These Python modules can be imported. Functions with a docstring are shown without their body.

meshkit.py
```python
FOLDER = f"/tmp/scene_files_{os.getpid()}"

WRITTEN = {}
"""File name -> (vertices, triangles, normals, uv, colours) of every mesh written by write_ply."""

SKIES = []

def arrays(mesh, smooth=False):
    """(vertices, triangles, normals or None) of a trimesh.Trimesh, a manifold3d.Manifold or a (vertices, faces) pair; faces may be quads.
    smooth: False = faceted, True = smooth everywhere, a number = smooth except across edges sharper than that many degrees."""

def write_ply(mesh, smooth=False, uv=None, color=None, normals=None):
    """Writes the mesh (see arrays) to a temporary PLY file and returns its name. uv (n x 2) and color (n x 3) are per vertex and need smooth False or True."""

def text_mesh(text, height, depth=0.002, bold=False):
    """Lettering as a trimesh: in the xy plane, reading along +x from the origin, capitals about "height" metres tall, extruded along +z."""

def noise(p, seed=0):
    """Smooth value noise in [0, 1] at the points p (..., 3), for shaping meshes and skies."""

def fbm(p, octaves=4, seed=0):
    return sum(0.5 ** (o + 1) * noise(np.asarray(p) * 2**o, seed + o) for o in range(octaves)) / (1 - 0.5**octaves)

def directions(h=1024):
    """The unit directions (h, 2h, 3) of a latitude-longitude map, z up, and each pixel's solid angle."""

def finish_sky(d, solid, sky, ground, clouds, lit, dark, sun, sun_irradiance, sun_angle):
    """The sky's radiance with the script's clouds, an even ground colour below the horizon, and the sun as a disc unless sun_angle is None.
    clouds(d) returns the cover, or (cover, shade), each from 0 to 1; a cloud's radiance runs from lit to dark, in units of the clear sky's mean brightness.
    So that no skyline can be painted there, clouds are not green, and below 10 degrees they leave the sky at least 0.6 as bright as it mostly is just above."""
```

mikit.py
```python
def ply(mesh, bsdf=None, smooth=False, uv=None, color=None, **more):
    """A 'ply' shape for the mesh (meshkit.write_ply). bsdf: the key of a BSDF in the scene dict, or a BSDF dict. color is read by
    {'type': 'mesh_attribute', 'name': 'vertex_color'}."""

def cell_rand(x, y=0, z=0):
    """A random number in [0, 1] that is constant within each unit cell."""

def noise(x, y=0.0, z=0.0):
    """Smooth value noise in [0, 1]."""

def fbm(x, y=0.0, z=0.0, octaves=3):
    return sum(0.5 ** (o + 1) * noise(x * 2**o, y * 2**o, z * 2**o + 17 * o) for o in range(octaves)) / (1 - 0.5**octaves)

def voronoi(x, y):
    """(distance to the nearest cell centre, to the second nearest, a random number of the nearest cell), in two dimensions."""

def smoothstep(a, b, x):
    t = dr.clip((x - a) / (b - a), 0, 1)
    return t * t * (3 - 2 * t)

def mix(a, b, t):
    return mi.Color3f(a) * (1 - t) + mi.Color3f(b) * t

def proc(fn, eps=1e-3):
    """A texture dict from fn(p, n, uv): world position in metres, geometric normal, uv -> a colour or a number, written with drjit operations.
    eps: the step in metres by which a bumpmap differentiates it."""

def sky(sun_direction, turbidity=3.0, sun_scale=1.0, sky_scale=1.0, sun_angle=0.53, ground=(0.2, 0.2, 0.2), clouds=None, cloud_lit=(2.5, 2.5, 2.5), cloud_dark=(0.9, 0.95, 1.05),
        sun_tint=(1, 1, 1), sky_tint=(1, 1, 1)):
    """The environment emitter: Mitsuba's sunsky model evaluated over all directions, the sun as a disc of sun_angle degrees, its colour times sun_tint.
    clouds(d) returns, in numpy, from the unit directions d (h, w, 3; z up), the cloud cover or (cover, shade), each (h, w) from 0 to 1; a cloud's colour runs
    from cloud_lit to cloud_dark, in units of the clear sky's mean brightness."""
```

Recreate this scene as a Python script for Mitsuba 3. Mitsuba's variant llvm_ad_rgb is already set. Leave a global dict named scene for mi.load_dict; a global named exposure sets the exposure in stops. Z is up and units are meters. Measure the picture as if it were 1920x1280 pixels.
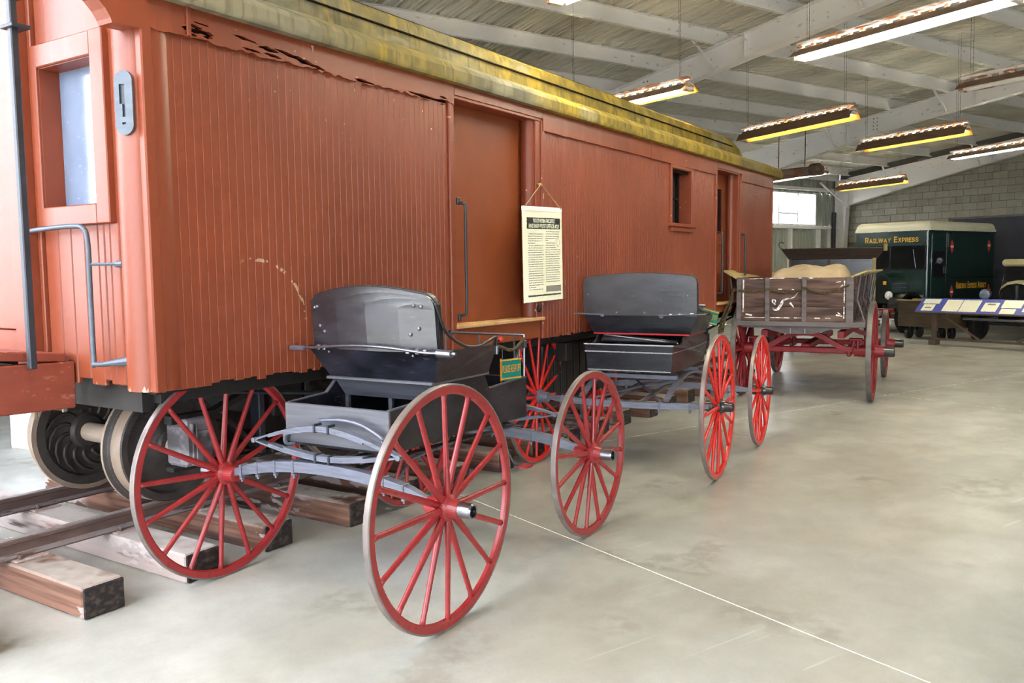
import math, random, numpy as np, trimesh, mitsuba as mi, drjit as dr, mikit, meshkit
from mikit import noise, fbm, voronoi, cell_rand, smoothstep, mix
from shapely.geometry import Polygon, LineString, Point, box as sbox
from shapely import affinity

T = mi.ScalarTransform4f
scene, labels = {'type': 'scene'}, {}
rng = random.Random(7)

# ------------------------------------------------------------------ camera, sky, exposure
# World: x runs along the rail car away from the camera, y to its left, z up; floor at z = 0.
EYE = np.array([0.0, 0.0, 1.65])
PITCH, YAW, ROLL, FPX = math.radians(4.79), math.radians(33.21), math.radians(0.64), 1600.0
_fw = np.array([math.cos(YAW) * math.cos(PITCH), math.sin(YAW) * math.cos(PITCH), -math.sin(PITCH)])
_r = np.array([math.sin(YAW), -math.cos(YAW), 0.0])
_d = np.cross(_fw, _r)
_up = math.sin(ROLL) * _r - math.cos(ROLL) * _d
scene['camera'] = {'type': 'perspective', 'fov': 2 * math.degrees(math.atan(960 / FPX)), 'fov_axis': 'x', 'near_clip': 0.05, 'far_clip': 500.0,
                   'to_world': T().look_at(origin=EYE.tolist(), target=(EYE + _fw).tolist(), up=_up.tolist())}

SKY_SCALE = 15.0
def overcast(d):
    a = np.arctan2(d[..., 1], d[..., 0])
    s = 0.5 + 0.25 * np.sin(3 * a + 1.3 + 2 * d[..., 2]) * np.cos(5 * d[..., 2] + a)
    return 0.92 + 0.0 * a, np.clip(s, 0, 1)
scene['sky'] = mikit.sky((0.5, 0.6, 0.75), turbidity=3.5, sun_scale=0.0, sky_scale=SKY_SCALE, ground=(0.42, 0.41, 0.39), clouds=overcast,
                         cloud_lit=(2.6, 2.72, 2.9), cloud_dark=(1.7, 1.82, 2.05))
exposure = 1.72
TUBE = 26.0            # radiance of the fluorescent tubes
DOORWAY = (1.8, 7.9, 4.4)    # the open doorway behind and left of the camera, where the track leaves: v from, v to, height
DOOR_B = (-12.0, -2.0, 4.6)  # a second doorway in the same wall, to the right
SIDE_OPEN = (1.0, 8.0, 1.4, 4.0)   # the open side of the shed far to the right: u from, u to, z from, z to

# ------------------------------------------------------------------ helpers
def key_free(k):
    if k not in scene and k not in _used: return k
    n = 1
    while f'{k}_{n:03d}' in scene or f'{k}_{n:03d}' in _used: n += 1
    return f'{k}_{n:03d}'
_used = set()
def thing(name, label=None, category=None, group=None, kind=None):
    k = key_free(name); _used.add(k)
    e = {}
    if label: e['label'] = label
    if category: e['category'] = category
    if group: e['group'] = group
    if kind: e['kind'] = kind
    if e: labels[k] = e
    return k
JOIN = ('letter', 'title', 'text', 'print', 'bolt', 'leaves', 'swag', 'hanging_end', 'spike', 'clip', 'nut', 'wires', 'scroll', 'grille_bar', 'cord', 'knob', 'body_frame', 'rib', 'emblem', 'moulding', 'foot')
def pieces(ms):
    """Groups of meshes whose boxes do not touch: separate pieces become separate parts."""
    out = []
    for m in ms:
        b, g = m.bounds, [m]
        keep = []
        for (bb, gg) in out:
            if np.all(b[0] <= bb[1] + .004) and np.all(b[1] >= bb[0] - .004): b, g = np.array([np.minimum(b[0], bb[0]), np.maximum(b[1], bb[1])]), gg + g
            else: keep.append((bb, gg))
        out = keep + [(b, g)]
    return [g for b, g in out]
def add(parent, name, mesh, mat, smooth=False, label=None, **kw):
    """One entry of the scene: parent + '__' + name (numbered when taken); parent None = the name itself is the key. Separate pieces become entries of their own."""
    if isinstance(mesh, (list,)): mesh = cat(*mesh)
    stuff = False
    if parent is not None and not kw:
        comps = mesh.split(only_watertight=False) if len(mesh.faces) < 30000 else [mesh]
        if len(comps) > 1:
            if any(w in name for w in JOIN): stuff = 'bolt' in name or 'text' in name or 'print' in name or 'swag' in name or 'hanging' in name
            else:
                gs = pieces(list(comps))
                if 1 < len(gs) <= 40:
                    keys = []
                    for g in gs:
                        k = key_free(f'{parent}__{name}'); keys.append(k)
                        scene[k] = mikit.ply(trimesh.util.concatenate(g), mat, smooth=smooth)
                        if label: labels.setdefault(k, {})['label'] = label
                    return keys[0]
    k = name if parent is None else key_free(f'{parent}__{name}')
    scene[k] = mikit.ply(mesh, mat, smooth=smooth, **kw)
    if label: labels.setdefault(k, {})['label'] = label
    if stuff: labels.setdefault(k, {})['kind'] = 'stuff'
    return k
def cat(*ms):
    out = []
    for m in ms: out += m if isinstance(m, (list, tuple)) else [m]
    return trimesh.util.concatenate(out)
def MT(m, M):
    m = m.copy(); m.apply_transform(M)
    if np.linalg.det(M[:3, :3]) < 0: m.invert()
    return m
def TR(x=0, y=0, z=0):
    M = np.eye(4); M[:3, 3] = (x, y, z); return M
def RT(deg, axis, pt=(0, 0, 0)):
    return trimesh.transformations.rotation_matrix(math.radians(deg), axis, pt)
def frame(x, y, deg, z=0): return TR(x, y, z) @ RT(deg, (0, 0, 1))
_cb = {}
def bx(x0, x1, y0, y1, z0, z1, c=0.0):
    """Box between corners, its edges chamfered by c."""
    if c <= 0:
        m = trimesh.creation.box((x1 - x0, y1 - y0, z1 - z0))
    else:
        c = min(c, 0.45 * min(x1 - x0, y1 - y0, z1 - z0))
        s = np.array([x1 - x0, y1 - y0, z1 - z0]) / 2
        pts = []
        for sx in (-1, 1):
            for sy in (-1, 1):
                for sz in (-1, 1):
                    for a in range(3):
                        q = np.array([s[0] - c, s[1] - c, s[2] - c]); q[a] = s[a]
                        pts.append(q * (sx, sy, sz))
        m = trimesh.Trimesh(pts, process=False).convex_hull
    m.apply_translation(((x0 + x1) / 2, (y0 + y1) / 2, (z0 + z1) / 2))
    return m
def bc(cx, cy, cz, sx, sy, sz, c=0.0): return bx(cx - sx / 2, cx + sx / 2, cy - sy / 2, cy + sy / 2, cz - sz / 2, cz + sz / 2, c)
def poly3(pts, h):
    """Polygon (list or shapely) in xy extruded h along +z."""
    p = pts if hasattr(pts, 'geom_type') else Polygon(pts)
    if not p.is_valid: p = p.buffer(0)
    if p.geom_type == 'MultiPolygon': return cat(*[trimesh.creation.extrude_polygon(g, h, engine='earcut') for g in p.geoms])
    return trimesh.creation.extrude_polygon(p, h, engine='earcut')
XZ = np.array([[1, 0, 0, 0], [0, 0, -1, 0], [0, 1, 0, 0], [0, 0, 0, 1.0]])   # xy polygon -> xz plane, extruding towards -y
YZ = np.array([[0, 0, 1, 0], [1, 0, 0, 0], [0, 1, 0, 0], [0, 0, 0, 1.0]])    # xy polygon -> yz plane, extruding towards +x
def pxz(pts, y0, y1):
    """Polygon given as (x, z), filling y0..y1."""
    return MT(MT(poly3(pts, y1 - y0), XZ), TR(0, y1, 0))
def pyz(pts, x0, x1):
    """Polygon given as (y, z), filling x0..x1."""
    return MT(MT(poly3(pts, x1 - x0), YZ), TR(x0, 0, 0))
def smooth_path(pts, n=6):
    p = np.array(pts, float)
    q = np.vstack([2 * p[0] - p[1], p, 2 * p[-1] - p[-2]])
    out = []
    for i in range(1, len(q) - 2):
        for t in np.linspace(0, 1, n, endpoint=False):
            a, b, c, d = q[i - 1:i + 3]
            out.append(0.5 * (2 * b + (c - a) * t + (2 * a - 5 * b + 4 * c - d) * t * t + (3 * b - a - 3 * c + d) * t ** 3))
    out.append(p[-1]); return np.array(out)
def sweep(path, section):
    """Closed section (n x 2; across, up) carried along a path with a steady up direction; radii may vary: section may be a list per point."""
    p = np.array(path, float)
    t = np.gradient(p, axis=0); t /= np.linalg.norm(t, axis=1, keepdims=True) + 1e-12
    up = np.array([0, 0, 1.0]) if np.abs(t[:, 2]).max() < 0.95 else np.array([1.0, 0.13, 0.05])
    if np.abs(t @ (up / np.linalg.norm(up))).max() > 0.98: up = np.array([0.1, 1.0, 0.07])
    a = np.cross(t, up); a /= np.linalg.norm(a, axis=1, keepdims=True) + 1e-12
    b = np.cross(a, t)
    secs = section if isinstance(section, list) else [section] * len(p)
    n = len(secs[0]); V = []
    for i in range(len(p)):
        s = np.asarray(secs[i], float); V.append(p[i] + s[:, :1] * a[i] + s[:, 1:] * b[i])
    V = np.vstack(V); F = []
    for i in range(len(p) - 1):
        for j in range(n):
            k = (j + 1) % n
            F += [[i * n + j, i * n + k, (i + 1) * n + k], [i * n + j, (i + 1) * n + k, (i + 1) * n + j]]
    for j in range(1, n - 1):
        F += [[0, j + 1, j], [(len(p) - 1) * n, (len(p) - 1) * n + j, (len(p) - 1) * n + j + 1]]
    m = trimesh.Trimesh(V, F, process=False)
    if m.volume < 0: m.invert()
    return m
def circ(r, n=8, r2=None): return np.array([[r * math.cos(2 * math.pi * i / n), (r2 or r) * math.sin(2 * math.pi * i / n)] for i in range(n)])
def rect(w, h): return np.array([[-w / 2, -h / 2], [w / 2, -h / 2], [w / 2, h / 2], [-w / 2, h / 2]])
def tube(path, r, n=8):
    rr = r if hasattr(r, '__len__') else [r] * len(path)
    return sweep(path, [circ(q, n) for q in rr])
def lathe(prof, n=24):
    """Profile of (radius, height) turned about z; should start and end at radius 0 or close on itself."""
    P = np.array(prof, float); V, F = [], []
    for i in range(n):
        a = 2 * math.pi * i / n
        V.append(np.column_stack([P[:, 0] * math.cos(a), P[:, 0] * math.sin(a), P[:, 1]]))
    V = np.vstack(V); k = len(P); closed = np.allclose(P[0], P[-1])
    for i in range(n):
        j = (i + 1) % n
        for q in range(k - 1):
            F += [[i * k + q, j * k + q, j * k + q + 1], [i * k + q, j * k + q + 1, i * k + q + 1]]
    m = trimesh.Trimesh(V, F, process=False)
    m.merge_vertices(); m.update_faces(m.nondegenerate_faces()); m.fix_normals() if False else None
    if m.volume < 0: m.invert()
    return m
def cyl(p, q, r, n=12):
    p, q = np.array(p, float), np.array(q, float); h = np.linalg.norm(q - p)
    m = lathe([(0, 0), (r, 0), (r, h), (0, h)], n)
    M = trimesh.geometry.align_vectors((0, 0, 1), (q - p) / h); M = M.copy(); M[:3, 3] = p
    return MT(m, M)
AX_Y = trimesh.transformations.rotation_matrix(math.pi / 2, (1, 0, 0))   # z axis -> -y axis
def ylathe(prof, n=32):
    """Turned about y: (radius, distance towards -y)."""
    return MT(lathe(prof, n), AX_Y)
def ball(x, y, z, r, n=1):
    m = trimesh.creation.icosphere(subdivisions=n, radius=r); m.apply_translation((x, y, z)); return m
def bolt(x, y, z, r=0.008, d=(0, -1, 0)):
    m = lathe([(0, 0), (r, 0), (r * 0.8, r * 0.5), (r * 0.35, r * 0.75), (0, r * 0.78)], 8)
    M = trimesh.geometry.align_vectors((0, 0, 1), d).copy(); M[:3, 3] = (x, y, z); return MT(m, M)
def text(s, h, depth=0.002, bold=False): return meshkit.text_mesh(s, h, depth, bold)

# ------------------------------------------------------------------ materials
def lin(r, g, b):
    f = lambda c: (c / 255 / 12.92) if c / 255 <= 0.04045 else ((c / 255 + 0.055) / 1.055) ** 2.4
    return [f(r), f(g), f(b)]
def col(c): return {'type': 'rgb', 'value': list(c)}
def mat(name, color, rough=0.5, metal=0.0, spec=0.5, bump=None, bscale=0.001, coat=0.0, coat_gloss=0.8, eps=1e-3, sheen=0.0):
    b = {'type': 'principled', 'base_color': color if isinstance(color, dict) else col(color), 'roughness': rough if isinstance(rough, dict) else float(rough),
         'metallic': float(metal), 'specular': float(spec)}
    if coat: b['clearcoat'], b['clearcoat_gloss'] = float(coat), float(coat_gloss)
    if bump is not None: b = {'type': 'bumpmap', 'arbitrary': mikit.proc(bump, eps), 'scale': float(bscale), 'bsdf': b}
    scene[name] = {'type': 'twosided', 'bsdf': b}
P = mikit.proc
def C(c): return mi.Color3f(*c)
TH = math.radians(-22)
CU, SU = math.cos(TH), math.sin(TH)
def uvp(p): return p.x * CU + p.y * SU, -p.x * SU + p.y * CU

def f_floor(p, n, uv):
    x, y = p.x, p.y
    u, v = uvp(p)
    big = fbm(x * 0.55 + 3, y * 0.55, 0.0, 4)
    mid = fbm(u * 0.7 + 11, v * 2.2 + 7, 0.0, 5)           # trowel streaks along the building
    fine = noise(x * 60, y * 60) * 0.5 + noise(x * 150, y * 150) * 0.5
    c = mix(lin(152, 151, 143), lin(167, 166, 158), smoothstep(0.3, 0.7, big))
    c = mix(c, C(lin(138, 134, 119)), 0.42 * smoothstep(0.45, 0.75, mid))
    c = mix(c, C(lin(180, 179, 171)), 0.4 * smoothstep(0.5, 0.8, fbm(x * 1.3 + 21, y * 2.1 + 5, 0.0, 5)))
    mott = fbm(x * 7 + 4, y * 7 + 2, 0.0, 5)
    c = c * (0.90 + 0.2 * mott)
    st = smoothstep(0.50, 0.85, fbm(x * 1.9 + 40, y * 1.9 + 9, 0.0, 5))
    c = mix(c, C(lin(134, 130, 116)), 0.34 * st)
    sp = smoothstep(0.78, 0.92, noise(x * 2.3 + 4, y * 2.3 + 90)) * smoothstep(0.3, 0.7, fbm(x * 14, y * 14, 0.0, 4))
    c = mix(c, C(lin(118, 112, 98)), 0.4 * sp)
    scr = smoothstep(0.88, 0.95, noise(u * 1.5 + 5 + 0.2 * v, v * 30)) * smoothstep(0.62, 0.8, noise(x * 0.9, y * 0.9, 3))
    c = mix(c, C(lin(200, 198, 190)), 0.3 * scr)
    return c * (0.96 + 0.08 * fine)
def f_floor_rough(p, n, uv):
    return 0.24 + 0.18 * fbm(p.x * 1.3, p.y * 1.3, 2.0, 3)
mat('m_floor', P(f_floor), P(f_floor_rough), spec=0.45)
mat('m_joint', lin(226, 220, 206), 0.8, spec=0.2)

def f_carpaint(p, n, uv):
    w = fbm(p.x * 1.6, p.z * 1.1, p.y, 4)
    c = mix(lin(114, 54, 33), lin(126, 62, 39), smoothstep(0.3, 0.7, w))
    str_ = smoothstep(0.62, 0.8, fbm(p.x * 26, p.z * 1.1, p.y * 20, 3))
    c = mix(c, C(lin(158, 84, 58)), 0.18 * str_)
    dirt = smoothstep(0.66, 0.8, fbm(p.x * 8 + 9, p.z * 8, p.y * 8, 4))
    c = mix(c, C(lin(112, 52, 34)), 0.3 * dirt)
    # flaked paint: bare pale wood in specks at the lower ends of the boards, a few nicks and an old scraped arc
    low = 1.0 - smoothstep(1.085, 1.14, p.z + 0.05 * noise(p.x * 30, 1.0))
    fl = smoothstep(0.62, 0.68, fbm(p.x * 60, p.z * 22, p.y * 60, 3)) * low * smoothstep(0.4, 0.6, noise(p.x * 5.0, 3.0, p.y * 5))
    nick = smoothstep(0.885, 0.9, noise(p.x * 45 + 3, p.z * 38, p.y * 45)) * smoothstep(0.72, 0.8, noise(p.x * 1.3, p.z * 2.3, 5.0))
    ax, az = p.x - 3.08, p.z - 1.36
    r = dr.sqrt(dr.square(ax) + dr.square(az * 1.0))
    arc = (1.0 - smoothstep(0.006, 0.012, dr.abs(r - 0.36))) * smoothstep(0.0, 0.05, az) * smoothstep(-0.12, 0.0, ax) * smoothstep(0.55, 0.62, noise(p.x * 70, p.z * 70, p.y * 9))
    return mix(c, C(lin(198, 170, 142)), dr.clip(0.8 * fl + 0.7 * nick + 0.6 * arc, 0, 1))
def b_carpaint(p, n, uv):
    return 0.6 * fbm(p.x * 40, p.z * 6, p.y * 40, 3) + 0.4 * noise(p.x * 120, p.z * 60, p.y * 120)
mat('m_car', P(f_carpaint), 0.38, spec=0.42, bump=b_carpaint, bscale=0.0003)
mat('m_carplain', P(lambda p, n, uv: mix(lin(112, 55, 30), lin(124, 63, 35), fbm(p.x * 5, p.z * 3, p.y * 5, 4))), 0.5, spec=0.25, bump=b_carpaint, bscale=0.0002)
mat('m_sillworn', P(lambda p, n, uv: mix(lin(150, 86, 60), lin(206, 178, 122), fbm(p.x * 9, p.y * 20, p.z * 9, 4))), 0.6, spec=0.3)
mat('m_beam', P(lambda p, n, uv: mix(mix(lin(112, 52, 38), lin(126, 62, 46), fbm(p.x * 5, p.y * 3, p.z * 14, 4)), C(lin(160, 104, 86)), 0.5 * smoothstep(0.62, 0.74, fbm(p.x * 26, p.y * 20, p.z * 40, 4)) * smoothstep(0.4, 0.6, noise(p.x * 4, p.z * 6, 1.0)))), 0.5, spec=0.35)
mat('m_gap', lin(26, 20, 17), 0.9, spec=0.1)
def f_roofcanvas(p, n, uv):
    t = smoothstep(0.40, 0.62, fbm(p.x * 0.45 + 7, p.y * 0.3, 0.0, 3) + 0.05 * (p.x - 7.0))
    grey = mix(lin(98, 95, 80), lin(132, 126, 104), smoothstep(0.3, 0.7, fbm(p.x * 5, p.y * 5, p.z * 9, 4)))
    yel = mix(lin(112, 98, 48), lin(146, 124, 52), smoothstep(0.35, 0.7, fbm(p.x * 9, p.y * 6, p.z * 7, 4)))
    c = mix(grey, yel, t)
    strk = smoothstep(0.52, 0.75, fbm(p.x * 30 + 3, p.y * 3, p.z * 4, 4))
    c = mix(c, C(lin(80, 74, 52)), 0.5 * strk)
    c = mix(c, C(lin(170, 138, 36)), 0.45 * smoothstep(0.6, 0.75, fbm(p.x * 22 + 60, p.y * 3, p.z * 3.5, 3)) * smoothstep(0.3, 0.6, t + 0.4))
    pale = smoothstep(0.6, 0.72, fbm(p.x * 3.1 + 50, p.y * 2, p.z * 6, 4))
    return mix(c, C(lin(164, 158, 138)), 0.35 * pale)
mat('m_canvas', P(f_roofcanvas), 0.8, spec=0.2, bump=lambda p, n, uv: fbm(p.x * 30, p.y * 30, p.z * 30, 3), bscale=0.002)
def f_red(p, n, uv):
    w = fbm(p.x * 12, p.y * 12, p.z * 12, 3)
    c = mix(lin(128, 30, 33), lin(146, 38, 41), w)
    d = smoothstep(0.66, 0.78, fbm(p.x * 40, p.y * 40, p.z * 40, 3))
    return mix(c, C(lin(112, 30, 28)), 0.6 * d)
mat('m_red', P(f_red), 0.32, spec=0.5, coat=0.4, coat_gloss=0.85)
mat('m_redbright', P(lambda p, n, uv: mix(lin(176, 22, 20), lin(198, 34, 28), fbm(p.x * 12, p.y * 12, p.z * 12, 3))), 0.3, spec=0.5, coat=0.4, coat_gloss=0.85)
mat('m_redwagon', P(lambda p, n, uv: mix(lin(104, 18, 24), lin(140, 32, 36), fbm(p.x * 9, p.y * 9, p.z * 9, 4))), 0.45, spec=0.45)
mat('m_tire', P(lambda p, n, uv: mix(lin(92, 84, 82), lin(132, 122, 116), fbm(p.x * 14, p.y * 14, p.z * 14, 4))), 0.42, metal=0.35, spec=0.5)
mat('m_tirewagon', P(lambda p, n, uv: mix(lin(70, 68, 66), lin(110, 106, 102), fbm(p.x * 14, p.y * 14, p.z * 14, 4))), 0.5, metal=0.3)
mat('m_chrome', lin(150, 150, 158), 0.2, metal=1.0)
mat('m_blackcap', lin(28, 28, 30), 0.25, spec=0.6, coat=0.5)
def f_black(p, n, uv):
    w = fbm(p.x * 5, p.y * 5, p.z * 9, 4)
    c = mix(lin(17, 18, 23), lin(31, 33, 42), smoothstep(0.35, 0.75, w))
    wear = smoothstep(0.7, 0.8, fbm(p.x * 30, p.y * 16, p.z * 60, 4))
    return mix(c, C(lin(70, 72, 82)), 0.3 * wear)
def b_black(p, n, uv): return fbm(p.x * 14, p.y * 7, p.z * 50, 4)
mat('m_black', P(f_black), P(lambda p, n, uv: 0.16 + 0.16 * fbm(p.x * 7, p.y * 7, p.z * 14, 4)), spec=0.4, bump=b_black, bscale=0.0004, coat=0.25, coat_gloss=0.8)
mat('m_blackgloss', P(f_black), P(lambda p, n, uv: 0.26 + 0.2 * fbm(p.x * 6, p.y * 6, p.z * 20, 4)), spec=1.0, bump=b_black, bscale=0.0006, coat=0.7, coat_gloss=0.35)
mat('m_greyblack', P(lambda p, n, uv: mix(lin(56, 58, 65), lin(88, 90, 98), fbm(p.x * 6, p.y * 4, p.z * 40, 4))), 0.3, spec=0.6, bump=b_black, bscale=0.0008, coat=0.3)
mat('m_leather', P(lambda p, n, uv: mix(lin(18, 18, 20), lin(34, 34, 36), fbm(p.x * 30, p.y * 30, p.z * 30, 3))), 0.4, spec=0.5)
mat('m_spring', P(lambda p, n, uv: mix(lin(78, 82, 94), lin(112, 116, 130), fbm(p.x * 60, p.y * 12, p.z * 90, 4))), 0.36, metal=0.3, spec=0.6)
mat('m_silver', lin(140, 142, 152), 0.28, metal=0.9)
mat('m_iron', P(lambda p, n, uv: mix(lin(30, 34, 40), lin(50, 56, 64), fbm(p.x * 9, p.y * 9, p.z * 9, 3))), 0.45, metal=0.2, spec=0.5)
mat('m_ironpale', P(lambda p, n, uv: mix(lin(58, 68, 78), lin(84, 92, 102), fbm(p.x * 9, p.y * 9, p.z * 30, 3))), 0.45, metal=0.2, spec=0.5)
mat('m_stripe', lin(178, 36, 44), 0.35, spec=0.5)
mat('m_pinstripe', lin(150, 152, 160), 0.5)
def f_tie(p, n, uv):
    g = fbm(p.y * 1.6, p.x * 30, p.z * 34, 4)
    base = mix(lin(92, 66, 54), lin(128, 94, 78), smoothstep(0.3, 0.7, g))
    base = mix(base, C(lin(58, 48, 48)), 0.7 * smoothstep(0.55, 0.7, fbm(p.y * 1.1 + p.x, p.x * 3, p.z * 4 + 8, 3)))
    dust = mix(lin(142, 133, 124), lin(168, 160, 150), fbm(p.x * 20, p.y * 20, 1.0, 3))       # grit lying on the flat tops
    flat = smoothstep(0.5, 0.9, n.z)
    wht = smoothstep(0.52, 0.6, fbm(p.x * 6 + 2, p.y * 9, p.z * 20, 4)) * smoothstep(0.42, 0.55, noise(p.x * 2.1, p.y * 1.6, 4.0))
    c = mix(base, C(lin(190, 180, 176)), 0.62 * wht)
    c = mix(c, dust, 0.9 * flat * smoothstep(0.2, 0.45, fbm(p.x * 8, p.y * 8, 0.0, 3)))
    return c
mat('m_tie', P(f_tie), 0.8, spec=0.2, bump=lambda p, n, uv: fbm(p.y * 6, p.x * 60, p.z * 60, 4), bscale=0.004)
mat('m_tiepale', P(lambda p, n, uv: mix(f_tie(p, n, uv), C(lin(186, 176, 170)), 0.62 * smoothstep(0.28, 0.45, fbm(p.x * 5 + 2, p.y * 2.5, p.z * 16, 5)))), 0.8, spec=0.2, bump=lambda p, n, uv: fbm(p.y * 5, p.x * 50, p.z * 50, 4), bscale=0.004)
mat('m_tieend', P(lambda p, n, uv: mix(lin(34, 30, 30), lin(66, 56, 50), smoothstep(0.4, 0.75, fbm(p.x * 40, p.y * 40, p.z * 40, 4)))), 0.7, spec=0.3, bump=lambda p, n, uv: fbm(p.x * 70, p.y * 70, p.z * 70, 3), bscale=0.004)
mat('m_rail', P(lambda p, n, uv: mix(mix(lin(78, 62, 58), lin(108, 88, 80), fbm(p.x * 9, p.y * 20, p.z * 20, 4)), C(lin(148, 138, 136)), smoothstep(0.5, 0.9, n.z) * smoothstep(0.25, 0.5, fbm(p.x * 7, p.y * 30, 0.0, 3)))), 0.5, metal=0.25, spec=0.5)
mat('m_plate', P(lambda p, n, uv: mix(lin(140, 116, 110), lin(176, 160, 152), fbm(p.x * 30, p.y * 30, 0.0, 3))), 0.7)
mat('m_carwheel', P(lambda p, n, uv: mix(lin(40, 38, 38), lin(74, 68, 62), fbm(p.x * 12, p.y * 12, p.z * 12, 4))), 0.5, metal=0.15)
mat('m_tread', P(lambda p, n, uv: mix(lin(126, 108, 94), lin(160, 142, 124), fbm(p.x * 8, p.y * 50, p.z * 8, 3))), 0.5, metal=0.2)
mat('m_axle', P(lambda p, n, uv: mix(lin(146, 128, 110), lin(176, 160, 142), fbm(p.x * 12, p.y * 6, p.z * 12, 3))), 0.6)
mat('m_truckiron', P(lambda p, n, uv: mix(lin(16, 14, 13), lin(36, 32, 30), fbm(p.x * 7, p.y * 7, p.z * 7, 4))), 0.6, spec=0.4)
mat('m_box', P(lambda p, n, uv: mix(lin(70, 66, 68), lin(128, 124, 128), smoothstep(0.35, 0.65, fbm(p.x * 9, p.y * 9, p.z * 9, 4)))), 0.5, spec=0.5)
mat('m_glass', lin(14, 15, 18), 0.1, spec=0.5)
def f_sheenglass(p, n, uv):
    return mix(lin(92, 104, 124), lin(116, 128, 146), fbm(p.x * 7, p.y * 7, p.z * 4, 4)) + 0.05 * smoothstep(0.8, 0.9, noise(p.x * 60, p.y * 60, p.z * 60))  # bluish sky reflection put into the glass colour, plus pale specks
mat('m_sheenglass', P(f_sheenglass), P(lambda p, n, uv: 0.1 + 0.1 * fbm(p.y * 7, p.z * 7, 0.0, 3)), spec=0.5)
mat('m_paper', P(lambda p, n, uv: mix(lin(226, 222, 192), lin(236, 233, 208), noise(p.x * 4, p.z * 4))), 0.4, spec=0.5)
mat('m_print', lin(58, 56, 52), 0.6)
mat('m_printgrey', lin(128, 124, 112), 0.6)
mat('m_black_print', lin(24, 24, 24), 0.5)
mat('m_rope', P(lambda p, n, uv: mix(lin(120, 94, 62), lin(178, 150, 104), noise(p.x * 90, p.y * 90, p.z * 90))), 0.9, spec=0.1)
mat('m_ropedark', P(lambda p, n, uv: mix(lin(52, 44, 30), lin(92, 80, 54), noise(p.x * 60, p.y * 60, p.z * 60))), 0.9, spec=0.1)
mat('m_signgreen', lin(18, 108, 92), 0.45)
mat('m_signgold', lin(206, 138, 34), 0.5)
mat('m_white', lin(226, 226, 222), 0.5)
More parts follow.
